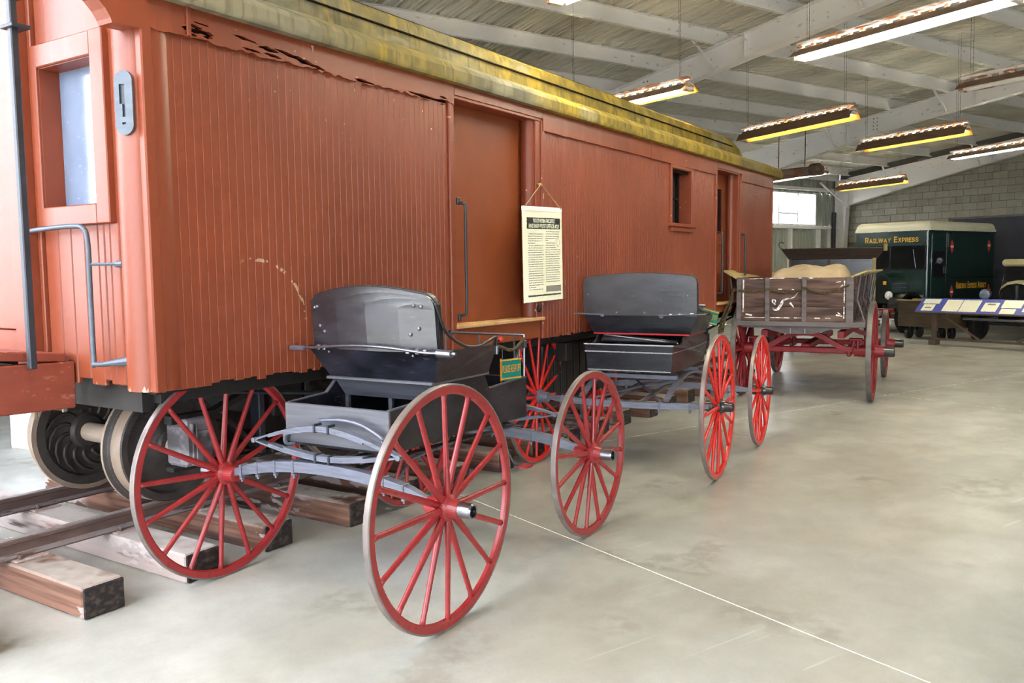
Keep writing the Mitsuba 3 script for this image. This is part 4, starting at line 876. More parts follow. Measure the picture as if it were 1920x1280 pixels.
A1('rail_clamp', [bc(.345, y, 1.24, .02, .022, .03, .004) for y in (.34, .3, -.27, -.33, -.38)], 'm_silver'); A1('rail_clamp', [bolt(.36, y, 1.215, .008, (-1, 0, 0)) for y in (.28, -.29)], 'm_silver')
for s in (-1, 1): A1('arm_rail', tube(smooth_path([(.385, s * .418, 1.49), (.41, s * .425, 1.42), (.46, s * .435, 1.33), (.60, s * .445, 1.255), (.75, s * .445, 1.24), (.91, s * .44, 1.272), (.945, s * .435, 1.265), (.952, s * .432, 1.20)], 5), .0085, 8), 'm_leather', smooth=True, label='bent black arm rail')
A1('rail_nut', [bc(.952, s * .432, 1.20, .022, .022, .05, .004) for s in (-1, 1)], 'm_silver')
d = A1('dash_frame', [tube(smooth_path([(1.45, .33, .97), (1.455, .33, 1.22), (1.455, .325, 1.243), (1.455, .30, 1.247), (1.455, 0, 1.247), (1.455, -.30, 1.247), (1.455, -.325, 1.243), (1.455, -.33, 1.22), (1.45, -.33, .97)], 4), .008, 8)] + [tube([(1.453, y, .97), (1.455, y, 1.247)], .006, 6) for y in (.26, .0, -.26)], 'm_silver', smooth=40, label='bare metal dash frame')
A1('dash_strap', [bc(1.455, -.33, 1.19, .03, .03, .05, .006), bc(1.455, .22, 1.247, .03, .03, .03, .006)], 'm_iron', par=d)
k = A1('whip_socket', tube(smooth_path([(.99, -.40, 1.18), (.99, -.40, 1.235), (1.0, -.40, 1.25), (1.03, -.40, 1.25)], 4), .009, 8), 'm_leather', smooth=True); A1('red_tip', ball(1.05, -.40, 1.25, .018, 2), 'm_redbright', smooth=True, par=k, label='red ball tip')
k = A1('step', tube(smooth_path([(1.1, -.3, .75), (1.1, -.36, .70), (1.1, -.42, .58), (1.11, -.45, .52), (1.14, -.48, .50)], 4), .009, 8), 'm_leather', smooth=True); A1('step_plate', MT(lathe([(0, 0), (.05, 0), (.05, .01), (0, .01)], 16), TR(1.15, -.5, .495) @ np.diag([1.3, .8, 1, 1])), 'm_red', par=k)
A1('body_loop', [tube(smooth_path([(.07, s * .31, .83), (.06, s * .33, .79), (.07, s * .325, .755), (.11, s * .30, .755)], 4), .011, 8) for s in (-1, 1)], 'm_spring', smooth=True)
A1('spring_horn', tube(smooth_path([(.03, .06, .905), (.04, -.08, .915), (.045, -.2, .90), (.045, -.30, .86), (.045, -.34, .835)], 5), [.010] * 20 + [.006], 8), 'm_spring', smooth=True)
sg = thing('warning_sign', 'small green and gold sign hanging from a dark rope on the first buggy', 'sign')
MS = MB1 @ TR(1.16, -.405, 1.07) @ RT(-14, (0, 0, 1))
add(sg, 'board', MT(bx(-.085, .085, -.004, .004, -.066, .060, .002), MS), 'm_signgreen')
add(sg, 'border', MT(cat(bx(-.085, .085, -.0055, -.004, .050, .058), bx(-.085, .085, -.0055, -.004, -.058, -.050), bx(-.0855, -.082, -.0055, .0042, -.066, .066)), MS), 'm_signgold')
g = text('PLEASE KEEP OFF', .036, .001, False); w_ = g.bounds[1][0] - g.bounds[0][0]
add(sg, 'lettering', MT(g, MS @ TR(-.078, -.0045, -.018) @ XZ @ np.diag([.156 / w_, 1.15, 1, 1])), 'm_signgold')
add(sg, 'wires', MT(cat(tube([(-.07, 0, .064), (-.07, 0, .12)], .003, 5), tube([(.075, 0, .064), (.075, 0, .11)], .003, 5)), MS), 'm_silver')
rp = thing('rope', 'dark rope slung from the seat to the dash of the first buggy', 'rope')
pts = smooth_path([(.96, -.43, 1.22), (1.03, -.42, 1.21), (1.09, -.41, 1.195), (1.14, -.405, 1.183), (1.23, -.395, 1.183), (1.32, -.37, 1.20), (1.45, -.335, 1.225)], 5)
add(rp, 'strand', MT(tube(pts, [.0085 + .0015 * (i % 2) for i in range(len(pts))], 7), MB1), 'm_ropedark')

# --- second buggy
b2 = thing('buggy', 'black buggy with a red stripe under its seat, second in the row', 'buggy', 'horse drawn vehicles in a row beside the rail car')
MB2 = frame(6.29, 3.03, 7.0)
def A2(n, m, t, smooth=False, par=None, **kw): return add(par or b2, n, MT(cat(*m) if isinstance(m, list) else m, MB2), t, smooth, **kw)
kw2 = dict(rim='m_redbright', hub='m_redbright', cap='m_blackcap')
road_wheel(b2, MB2 @ TR(0.03, -.765, .568), .568, 16, -1, rim='m_redbright', hub='m_blackcap', cap='m_blackcap', hubr=.052, hl=.10)
road_wheel(b2, MB2 @ TR(-.02, .765, .568), .568, 16, 1, rim='m_redbright', hub='m_spring', cap='m_blackcap', phase=4, hubr=.055)
road_wheel(b2, MB2 @ TR(1.47, -.83, .51), .51, 16, -1, rim='m_redbright', hub='m_blackcap', cap='m_blackcap', phase=7, hubr=.05, hl=.10)
road_wheel(b2, MB2 @ TR(1.40, .74, .51), .51, 16, 1, rim='m_redbright', hub='m_spring', cap='m_blackcap', phase=3)
axle(b2, MB2, .70, .568, .545, (-.55, -.3, .3, .55), sz=.05); axle(b2, MB2 @ TR(1.44, -.04, 0), .72, .51, .53, (-.5, -.3, .3, .5))
for y in (-.13, .13): A2('reach_pole', tube([(0, y, .56), (.75, y, .60), (1.44, y * .8, .55)], .018, 8), 'm_wagongrey')
for s in (-1, 1): A2('side_spring', sweep(smooth_path([(-.02, s * .36, .60), (.3, s * .36, .70), (.7, s * .35, .74), (1.1, s * .36, .70), (1.42, s * .36, .58)], 4), rect(.045, .022)), 'm_spring')
A2('cross_bar', [bx(.3, .345, -.36, .36, .72, .76, .004), bx(1.0, 1.045, -.36, .36, .72, .76, .004)], 'm_spring'); A2('cross_brace', [tube([(.05, -.3, .57), (.6, .05, .64), (1.1, .3, .66)], .010, 6), tube([(.05, .3, .57), (.6, -.05, .64), (1.1, -.3, .66)], .010, 6)], 'm_spring')
prof2 = [(.125, .805), (.5, .79), (.9, .80), (1.2, .83), (1.26, .86), (1.28, 1.02), (.95, 1.08), (.43, 1.08), (.40, 1.04), (.34, 1.018), (.22, 1.018), (.1, 1.024)]
for s in (-1, 1):
    a, b = (-.38, -.364) if s < 0 else (.364, .38)
    m = pxz(prof2, a, b); v = m.vertices.copy(); v[:, 1] -= s * .022 * np.clip((1.03 - v[:, 2]) / .23, 0, 1); v[:, 1] += s * .018 * np.sin(np.pi * np.clip((v[:, 0] - .1) / 1.2, 0, 1)); m.vertices = v
    A2('side_panel', m, 'm_black')
    xs_ = np.linspace(.1, 1.27, 12)
    A2('moulding', tube([(x, s * (.376 + .018 * math.sin(math.pi * (x - .1) / 1.2)), .965 + .015 * max(0, x - .9)) for x in xs_], .004, 5), 'm_wagongrey')
A2('rear_panel', panel([(.125, -.355, .805), (.125, .355, .805), (.1, .38, 1.024), (.1, -.38, 1.024)], .016), 'm_black')
A2('rear_moulding', [bx(.088, .102, -.376, .376, .958, .968, .002), bx(.086, .118, -.385, .385, 1.018, 1.028, .002), bx(.11, .13, -.358, .358, .803, .812, .002)], 'm_pinstripe', label='worn pale mouldings of the rear panel')
A2('front_panel', bx(1.265, 1.28, -.37, .37, .85, 1.02), 'm_black'); A2('floor_board', bx(.12, 1.27, -.35, .35, .80, .82), 'm_black')
A2('inner_board', panel([(.40, .34, 1.02), (.36, -.34, 1.015), (.40, -.34, 1.03), (.47, .34, 1.08)], .012), 'm_black'); A2('inner_board_edge', tube([(.44, .33, 1.078), (.37, -.35, 1.022)], .005, 5), 'm_pinstripe'); A2('riser_back', bx(.8, .815, -.36, .36, .82, 1.08), 'm_black')
A2('seat_bottom', bx(.42, 1.0, -.43, .42, 1.082, 1.096, .003), 'm_stripe', label='red edge under the seat')
A2('seat_rear', panel([(.425, -.425, 1.096), (.425, .415, 1.096), (.40, .50, 1.252), (.40, -.50, 1.252)], .016), 'm_black')
for s in (-1, 1): A2('seat_side', panel([(.425, s * .42, 1.096), (.99, s * .42, 1.096), (1.02, s * .47, 1.20), (.9, s * .50, 1.252), (.40, s * .50, 1.252)], .014), 'm_black')
tilt2 = RT(-3, (0, 1, 0), (.41, 0, 1.25)); back2 = Polygon(ends_round(.50, 1.25, 1.585, .06, .025))
A2('seat_back', MT(pyz(back2, .395, .415), tilt2), 'm_blackgloss', label='broad blue-black seat back'); A2('back_upholstery', MT(pyz(back2.buffer(.004).intersection(sbox(-1, 1.25, 1, 2)), .417, .44), tilt2), 'm_leather', smooth=40)
A2('bolt_heads', [MT(bolt(.395, y, z, .009, (-1, 0, 0)), tilt2) for y, z in ((.2, 1.275), (-.05, 1.275), (-.42, 1.42), (.46, 1.43))], 'm_silver')
A2('lazyback_rail', tube([(.38, .62, 1.262), (.38, .32, 1.256)], .007, 6), 'm_spring'); A2('lazyback_rail', tube([(.38, -.18, 1.25), (.38, -.42, 1.262), (.38, -.58, 1.268)], .008, 6), 'm_silver'); A2('rail_clamp', [bc(.39, y, z, .02, .03, .02, .004) for y, z in ((.33, 1.245), (-.2, 1.24), (-.28, 1.257), (-.36, 1.261), (-.46, 1.266))], 'm_silver')
A2('dash_panel', [panel([(1.27, -.33, 1.0), (1.27, .33, 1.0), (1.36, .33, 1.30), (1.36, -.33, 1.30)], .012)], 'm_leather'); A2('dash_rail', tube([(1.36, .34, 1.30), (1.36, -.34, 1.30)], .008, 6), 'm_silver')
A2('arm_rail', [tube(smooth_path([(.47, s * .50, 1.30), (.6, s * .51, 1.275), (.8, s * .505, 1.262), (1.0, s * .48, 1.23)], 4), .008, 6) for s in (-1, 1)], 'm_leather', smooth=True)
sg = thing('warning_sign', 'small green and gold sign seen nearly edge-on at the right of the second buggy seat', 'sign')
MS2 = MB2 @ TR(.98, -.47, 1.215) @ RT(-38, (0, 0, 1)) @ RT(14, (0, 1, 0))
add(sg, 'board', MT(bx(-.09, .09, -.004, .004, -.065, .065, .002), MS2), 'm_signgreen')
add(sg, 'border', MT(cat(bx(-.09, .09, -.0055, -.004, .048, .057), bx(-.09, .09, -.0055, -.004, -.057, -.048)), MS2), 'm_signgold')
add(sg, 'lettering', MT(g, MS2 @ TR(-.078, -.0045, -.018) @ XZ @ np.diag([.156 / w_, 1.15, 1, 1])), 'm_signgold')

# --- farm wagon
wg = thing('farm_wagon', 'weathered brown box wagon with faded white scroll paint and red running gear', 'wagon', 'horse drawn vehicles in a row beside the rail car')
MW = frame(11.01, 2.78, 6.4)
def AW(n, m, t, smooth=False, par=None, **kw): return add(par or wg, n, MT(cat(*m) if isinstance(m, list) else m, MW), t, smooth, **kw)
ww_ = dict(rim='m_redwagon', tire='m_tirewagon', hub='m_redwagon', cap='m_blackcap', wide=.06, deep=.06, sr=.02, hubr=.085, hl=.22, hi=.2)
road_wheel(wg, MW @ TR(0, -.78, .61), .61, 14, -1, **ww_); road_wheel(wg, MW @ TR(0, .78, .61), .61, 14, 1, **ww_)
road_wheel(wg, MW @ TR(2.6, -.78, .5), .5, 12, -1, **ww_); road_wheel(wg, MW @ TR(2.6, .78, .5), .5, 12, 1, **ww_)
for x, zz in ((0, .61), (2.6, .5)):
    AW('axle', [bc(x, 0, zz, .09, 1.3, .075, .012)], 'm_redwagon'); AW('axle_stay', [bc(x, s * .52, zz, .12, .05, .14, .01) for s in (-1, 1)], 'm_redwagon')
AW('spring_arch', [sweep(smooth_path([(x, .56, .63), (x, .42, .66), (x, .25, .76), (x, .10, .815), (x, -.10, .815), (x, -.25, .76), (x, -.42, .66), (x, -.56, .63)], 5), rect(.09, .06)) for x in (-.06, 2.6)], 'm_redwagon', label='red arched spring over the rear axle')
AW('spring_hanger', [cat(tube([(-.06, s * .55, .63), (-.06, s * .58, .74)], .02, 6), bc(-.06, s * .6, .755, .1, .16, .035, .01), tube([(-.06, s * .62, .63), (-.06, s * .62, .75)], .018, 6)) for s in (-1, 1)], 'm_redwagon')
AW('side_rail', [bx(-.3, 2.9, s * .45 - .04, s * .45 + .04, .78, .87, .008) for s in (-1, 1)], 'm_redwagon'); AW('reach', bx(0, 2.6, -.05, .05, .6, .68, .008), 'm_redwagon')
AW('bolster', pyz([(-.56, .925), (.7, .925), (.7, .905), (.45, .90), (.2, .835), (-.13, .835), (-.38, .90), (-.56, .905)], -.42, -.28), 'm_wagongrey', label='grey curved bolster under the box'); AW('bolster_strap', [bx(-.425, -.419, y - .006, y + .006, .835, .90) for y in (-.05, .12)], 'm_silver')
YA, YB, XA, XB = -.565, .775, -.43, 2.55
AW('floor_sill', [bx(XA - .04, XB, YA - .17, YB + .05, .925, .985, .006)], 'm_wagongrey', label='grey bottom sill of the box')
zb = [.985, 1.165, 1.34, 1.52]
for i in range(3):
    AW('end_plank', bx(XA, XA + .03, YA, YB, zb[i] + .002, zb[i + 1] - .002, .004), 'm_wagonwood')
    for y in (YA, YB - .03): AW('side_plank', bx(XA + .03, XB, y, y + .03, zb[i] + .002, zb[i + 1] - .002, .004), 'm_wagonwood')
    AW('front_plank', bx(XB - .03, XB, YA + .03, YB - .03, zb[i] + .002, zb[i + 1] - .002, .004), 'm_wagonwood')
for y in (YA - .0, .37, -.065, YB - .06): AW('batten', bx(XA - .028, XA, y, y + .055, .98, 1.525, .005), 'm_wagongrey')
AW('batten', bx(XA - .028, XA, YA - .03, YA + .03, .98, 1.525, .005), 'm_wagongrey')
for s, yb in ((-1, YA), (1, YB)):
    for i in range(6):
        x0 = XA - .03 + i * .5
        AW('wing_plank', panel([(x0, yb, 1.535 if s < 0 else 1.505), (x0 + .49, yb, 1.535 if s < 0 else 1.505), (x0 + .49, yb + s * .16, 1.60), (x0, yb + s * .16, 1.60)], .02), 'm_wagontan')
    for i in range(4):
        x0 = XA + .05 + i * .8
        AW('wing_brace', tube([(x0, yb + s * .16, .965), (x0 + .04, yb + s * .06, 1.26), (x0 + .02, yb + s * .10, 1.575)], .011, 6), 'm_wagongrey')
        AW('wing_brace', tube([(x0 + .35, yb + s * .02, 1.0), (x0 + .25, yb + s * .11, 1.57)], .007, 6), 'm_iron')
px_ = XA - .0012
def wline(y0, z0, y1, z1, w=.012): return MT(bx(0, math.hypot(y1 - y0, z1 - z0), -w / 2, w / 2, 0, .0012), TR(XA - .0012, y0, z0) @ np.array([[0, 0, 1, 0], [1, 0, 0, 0], [0, 1, 0, 0], [0, 0, 0, 1.0]]) @ RT(math.degrees(math.atan2(z1 - z0, y1 - y0)), (0, 0, 1)))
AW('painted_border', [wline(.69, 1.50, .69, 1.09, .016), wline(.67, 1.028, .40, 1.03), wline(.36, 1.03, .13, 1.03), wline(.08, 1.03, -.06, 1.03), wline(-.16, 1.03, -.22, 1.03), wline(-.28, 1.03, -.34, 1.03), wline(-.49, 1.03, -.49, 1.17, .014), wline(-.49, 1.22, -.49, 1.48, .014),
    wline(.62, 1.505, .45, 1.508, .006), wline(.40, 1.51, .2, 1.512, .012), wline(0.03, 1.512, -.02, 1.512), wline(-.09, 1.512, -.14, 1.512), wline(.66, 1.07, .58, 1.055, .02), wline(-.40, 1.07, -.47, 1.06, .018), wline(-.42, 1.10, -.45, 1.08, .012), wline(-.47, 1.43, -.44, 1.40, .012), wline(-.45, 1.47, -.40, 1.46, .008)], 'm_whitepaint', label='broken white painted border')
def flat_stroke(pts, ws):
    p = smooth_path(pts, 6); w = np.interp(np.linspace(0, 1, len(p)), np.linspace(0, 1, len(ws)), ws)
    t = np.gradient(p, axis=0); t /= np.linalg.norm(t, axis=1, keepdims=True) + 1e-9; n = np.column_stack([-t[:, 1], t[:, 0]])
    return pyz(Polygon(np.vstack([p + n * w[:, None], (p - n * w[:, None])[::-1]])).buffer(0), XA - .0012, XA)
AW('painted_scroll', [flat_stroke([(.30, 1.19), (.335, 1.22), (.33, 1.25), (.30, 1.24), (.305, 1.21)], [.006, .008, .004]), flat_stroke([(.335, 1.15), (.31, 1.125), (.27, 1.135), (.235, 1.19), (.205, 1.245), (.16, 1.262), (.11, 1.265)], [.004, .01, .018, .016, .008, .004]), flat_stroke([(.12, 1.265), (.075, 1.29), (.04, 1.34)], [.004, .007, .004]), flat_stroke([(.13, 1.215), (.10, 1.18), (.085, 1.155)], [.012, .008, .003]), flat_stroke([(.27, 1.38), (.22, 1.378)], [.007, .005]), flat_stroke([(.11, 1.375), (.08, 1.375)], [.006, .004])], 'm_whitepaint', label='faded white painted scroll')
ch = thing('chain', 'rusty chain draped in three swags across the tail of the farm wagon', 'chain')
def links(path, r=.012):
    out = []
    p = smooth_path(path, 8); d = np.r_[0, np.cumsum(np.linalg.norm(np.diff(p, axis=0), axis=1))]
    for i, s in enumerate(np.arange(0, d[-1], .026)):
        q = np.array([np.interp(s, d, p[:, k]) for k in range(3)]); e = np.array([np.interp(min(s + .01, d[-1]), d, p[:, k]) for k in range(3)]) - q
        if np.linalg.norm(e) < 1e-6: continue
        e /= np.linalg.norm(e); m = trimesh.creation.torus(.013, .0055, major_sections=8, minor_sections=5); m.apply_transform(np.diag([1.45, .95, 1, 1]))
        M = trimesh.geometry.align_vectors((1, 0, 0), e) @ RT(90 * (i % 2) + 20, (1, 0, 0)); M = M.copy(); M[:3, 3] = q; out.append(MT(m, M))
    return out
AWc = lambda n, m, t: add(ch, n, MT(cat(*m), MW), t)
xw = XA - .045
AWc('swag', links([(xw, .80, 1.375), (xw, .6, 1.345), (xw, .5, 1.35), (xw, .38, 1.385)]), 'm_ropedark'); AWc('swag', links([(xw, .38, 1.385), (xw, .26, 1.345), (xw, .15, 1.335), (xw, .04, 1.36), (xw, -.04, 1.40)]), 'm_ropedark'); AWc('swag', links([(xw, -.04, 1.40), (xw, -.16, 1.345), (xw, -.27, 1.33), (xw, -.4, 1.36), (xw, -.55, 1.43)]), 'm_ropedark')
AWc('hanging_end', links([(xw, .80, 1.37), (xw, .86, 1.2), (xw - .02, .92, 1.06), (xw, .97, .9), (xw, .98, .8)]) + links([(xw - .02, .83, 1.15), (xw - .03, .9, 1.02), (xw, .93, .85)]) + links([(xw, .85, 1.1), (xw + .02, .95, 1.0), (xw, .95, .82)]), 'm_ropedark')
sk = thing('tarpaulin', 'beige cloth heaped inside the box of the farm wagon', 'cloth')
n1, n2 = 26, 22; V, F = [], []
for i in range(n1):
    for j in range(n2):
        a, b = i / (n1 - 1), j / (n2 - 1)
        x, y = XA + .06 + 1.5 * a, YA + .06 + .98 * b
        e = min(a, 1 - a, b, 1 - b); hgt = 1.40 + .235 * min(1, e * 7) ** .6 + .03 * math.sin(9 * a + 3 * b) * min(1, e * 5) + .02 * math.sin(17 * b + 5 * a)
        V.append((x, y, hgt - .05 * max(0, b - .75) * 4))
for i in range(n1 - 1):
    for j in range(n2 - 1): F += [[i * n2 + j, (i + 1) * n2 + j, (i + 1) * n2 + j + 1], [i * n2 + j, (i + 1) * n2 + j + 1, i * n2 + j + 1]]
V = np.array(V); V2 = V.copy(); V2[:, 2] = 1.30
ring = [i * n2 for i in range(n1)] + [(n1 - 1) * n2 + j for j in range(1, n2)] + [i * n2 + n2 - 1 for i in range(n1 - 2, -1, -1)] + [j for j in range(n2 - 2, 0, -1)]
N = len(V); F2 = [[a + N, c + N, b + N] for a, b, c in F]
for q in range(len(ring)):
    a, b = ring[q], ring[(q + 1) % len(ring)]; F2 += [[a, a + N, b], [b, a + N, b + N]]
m = trimesh.Trimesh(np.vstack([V, V2]), F + F2, process=False); m.fix_normals()
add(sk, 'cloth', MT(m, MW), 'm_sack', smooth=50)

# ------------------------------------------------------------------ hanging information sign on the car
k = thing('information_sign', 'cream printed notice hung by a cord beside the baggage door', 'sign')
MSg = TR(5.975, 3.60, 1.772) @ RT(-1.2, (0, 1, 0)) @ RT(0, (0, 0, 1))
SW, SH = .305, .378
add(k, 'board', MT(bx(-SW, SW, -.006, .006, -SH, SH, .003), MSg), 'm_paper')
add(k, 'top_strip', MT(bx(-SW, SW, -.009, .009, SH - .035, SH + .005, .003), MSg), 'm_white')
def PT(m, x, z): return MT(m, MSg @ TR(x, -.0062, z) @ XZ)
add(k, 'title_block', MT(bx(-SW + .055, SW - .035, -.0075, -.0055, .205, .295), MSg), 'm_black_print')
for s, z, wd in (('SOUTHERN PACIFIC', .256, .34), ('RAILWAY POST OFFICE #12', .214, .47)):
    g2 = text(s, .03, .0012, True); wv = g2.bounds[1][0] - g2.bounds[0][0]
    add(k, 'title', MT(g2, MSg @ TR(.01 - wd / 2, -.0076, z) @ XZ @ np.diag([wd / wv, 1.0, 1, 1])), 'm_paper')
L = []
for x0, x1, z0, z1 in ((-.235, .005, .165, -.295), (.03, .27, .185, -.235)):
    z = z0; n_ = 0
    while z > z1:
        xe = x1 - (rng.uniform(.08, .16) if n_ in (4, 23) else rng.uniform(0, .025)); x = x0 + (.012 if n_ in (0, 5, 24) else 0)
        if x0 > 0 and .05 < z < .14: xe -= .06
        while x < xe:
            w_d = rng.uniform(.01, .032); L.append(bx(x, min(xe, x + w_d), -.0068, -.0058, z - .0035, z + .0035)); x += w_d + .005
        z -= .0185; n_ += 1
add(k, 'body_text', MT(cat(*L), MSg), 'm_printgrey'); labels[f'{k}__body_text'] = {'kind': 'stuff'}
add(k, 'emblem', PT(lathe([(.022, 0), (.025, 0), (.025, .001), (.022, .001), (.022, 0)], 18).apply_transform(np.diag([1, 1.6, 1, 1])), .235, .10), 'm_printgrey')
add(k, 'footer_block', MT(bx(.03, .27, -.0072, -.0055, -.305, -.255), MSg), 'm_printgrey'); add(k, 'footer_bar', MT(bx(-.245, .265, -.0072, -.0055, -.335, -.322), MSg), 'm_print')
add(k, 'cord', cat(tube([(5.695, 3.59, 2.15), (5.985, 3.625, 2.335)], .0045, 6), tube([(6.255, 3.59, 2.15), (5.995, 3.625, 2.335)], .0045, 6), ball(5.99, 3.63, 2.335, .016, 1), tube([(5.99, 3.63, 2.335), (5.99, 3.67, 2.35)], .006, 6)), 'm_rope', label='tan cord')

# ------------------------------------------------------------------ dark wagon behind the farm wagon
k = thing('covered_wagon', 'dark brown wagon with a flared wooden top, behind the farm wagon', 'wagon')
MD = frame(17.0, 3.83, 13)
def AD(n, m, t, smooth=False, **kw): return add(k, n, MT(cat(*m) if isinstance(m, list) else m, MD), t, smooth, **kw)
AD('end_wall', [bx(0, .04, -.74, .76, .9, 1.79, .006)], 'm_black'); AD('side_wall', [bx(.04, 2.4, s * .74 - .02, s * .74 + .02, .9, 1.79, .006) for s in (-1, 1)], 'm_darkwood')
AD('end_post', [bx(-.02, .03, y - .03, y + .03, .85, 1.8, .004) for y in (.74, 0.05)], 'm_darkwood'); AD('end_post', bx(-.02, .03, -.78, -.72, .85, 1.8, .004), 'm_wagontan')
AD('flared_top', [panel([(0, -.76, 1.79), (0, .78, 1.79), (-.1, .92, 1.985), (-.1, -.90, 1.985)], .03), panel([(0, .78, 1.79), (2.4, .78, 1.79), (2.5, .92, 1.985), (-.1, .92, 1.985)], .03), panel([(0, -.76, 1.79), (2.4, -.76, 1.79), (2.5, -.90, 1.985), (-.1, -.90, 1.985)], .03)], 'm_darkwood')
AD('top_hook', [tube(smooth_path([(-.1, .9, 1.98), (-.11, .96, 2.06), (-.11, .93, 2.12), (-.11, .87, 2.1)], 4), .01, 6)], 'm_iron'); AD('lantern', [cyl((-.11, -.93, 1.93), (-.11, -.93, 2.06), .035, 10)], 'm_wagontan', smooth=40)
AD('floor_frame', bx(0, 2.4, -.72, .72, .82, .9), 'm_darkwood')
kw3 = dict(rim='m_darkwood', tire='m_tirewagon', hub='m_darkwood', cap='m_blackcap', wide=.06, deep=.06, sr=.02, hubr=.08, hl=.16)
for x, r in ((.5, .55), (2.0, .48)):
    for s in (-1, 1): road_wheel(k, MD @ TR(x, s * .72, r), r, 12, s, **kw3)
    AD('axle', bc(x, 0, r, .08, 1.3, .08), 'm_darkwood'); AD('bolster', bc(x, 0, (r + .83) / 2, .1, .9, .83 - r, .01), 'm_darkwood')

# ------------------------------------------------------------------ delivery truck (building axes)
k = thing('delivery_truck', 'dark green delivery truck with cream roof and gold lettering before the block wall', 'truck')
def AT(n, m, t, smooth=False, **kw): return badd(k, n, m, t, smooth, **kw)
U0, U1, V0, V1 = 20.28, 23.55, 11.36, 13.36
def rr(w0, w1, z0, z1, r, n=6):
    return Polygon(sbox(w0 + r, z0 + r, w1 - r, z1 - r)).buffer(r, quad_segs=n)
def rounded_box(u0, u1, v0, v1, z0, z1, r, n=4):
    """Box with all its edges rounded: hull of eight small spheres."""
    s = trimesh.creation.icosphere(subdivisions=2, radius=r); pts = []
    for u in (u0 + r, u1 - r):
        for v in (v0 + r, v1 - r):
            for z in (z0 + r, z1 - r): pts.append(s.vertices + (u, v, z))
    return trimesh.Trimesh(np.vstack(pts), process=False).convex_hull
cab = MT(poly3(rr(U0, U1, V0, V1, .09), 1.85), TR(0, 0, .7))
AT('body', cab, 'm_truckgreen', smooth=40, label='glossy dark green van body')
roof = MT(poly3(rr(U0 - .03, U1 + .03, V0 - .03, V1 + .03, .12), .07), TR(0, 0, 2.5))
AT('roof', cat(roof, rounded_box(U0 - .02, U1 + .02, V0 - .02, V1 + .02, 2.42, 2.74, .15)), 'm_cream', smooth=35, label='cream rounded roof')
AT('drip_rail', MT(poly3(rr(U0 - .035, U1 + .035, V0 - .035, V1 + .035, .12).difference(rr(U0 - .01, U1 + .01, V0 - .01, V1 + .01, .1)), .03), TR(0, 0, 2.475)), 'm_truckgreen')
AT('visor', bx(U0 - .16, U0 + .02, V0 + .1, V1 - .1, 2.13, 2.155, .006), 'm_truckgreen')
for a, b in ((V0 + .08, 12.33), (12.37, V1 - .08)): AT('windshield', bx(U0 - .004, U0 + .01, a, b, 1.57, 2.1), 'm_glass', label='dark windshield')
AT('windshield_frame', cat(*[bx(U0 - .012, U0 + .005, v - .02, v + .02, 1.54, 2.13) for v in (V0 + .06, 12.35, V1 - .06)], bx(U0 - .012, U0 + .005, V0 + .06, V1 - .06, 1.535, 1.57), bx(U0 - .012, U0 + .005, V0 + .06, V1 - .06, 2.1, 2.13)), 'm_truckblack')
AT('wiper', tube([(U0 - .02, V0 + .3, 1.58), (U0 - .02, V0 + .38, 2.05)], .008, 5), 'm_silver')
AT('cab_door', bx(20.42, 21.08, V0 - .008, V0 + .004, .85, 2.4, .004), 'm_truckgreen'); AT('door_glass', bx(20.48, 21.02, V0 - .011, V0 - .006, 1.35, 2.0), 'm_glass')
AT('door_handle', tube([(21.02, V0 - .03, 1.45), (21.02, V0 - .03, 1.62)], .012, 6), 'm_silver')
AT('mirror', cat(MT(lathe([(0, 0), (.07, 0), (.085, .02), (.07, .05), (0, .06)], 16), TR(20.62, V0 - .12, 1.76) @ RT(-90, (0, 1, 0))), tube([(20.62, V0, 1.7), (20.62, V0 - .1, 1.76)], .01, 6)), 'm_silver', smooth=40, label='round chrome mirror')
AT('grab_rail', tube([(21.14, V0 - .03, 2.42), (21.14, V0 - .03, 2.1)], .014, 6), 'm_chrome')
AT('side_moulding', bx(21.1, 23.5, V0 - .012, V0 + .0, 1.32, 1.35, .003), 'm_truckblack'); AT('side_moulding', bx(21.1, 21.13, V0 - .012, V0, .75, 2.48, .003), 'm_truckblack')
def diamond(u, z, h=.17, w=.095): return MT(poly3([(-w, 0), (0, -h), (w, 0), (0, h)], .006), TR(u, V0, z) @ XZ)
for u, z in ((21.36, 2.11), (23.2, 2.15), (21.4, .98), (23.25, .98)):
    AT('emblem', diamond(u, z), 'm_diamond', label='red diamond emblem'); AT('emblem_band', bx(u - .06, u + .06, V0 - .0075, V0 - .0055, z - .022, z + .022), 'm_white')
def smallcaps(s, h):
    """First letters tall, the others smaller."""
    x = 0; out = []
    for w in s.split():
        for i, c in enumerate(w):
            m = text(c, h if i == 0 else h * .76, .005, True); b = m.bounds; m.apply_translation((x - b[0][0], 0, 0)); out.append(m); x += b[1][0] - b[0][0] + h * .12
        x += h * .55
    m = cat(*out); return m, x - h * .67
g3, wd = smallcaps('RAILWAY EXPRESS', .17)
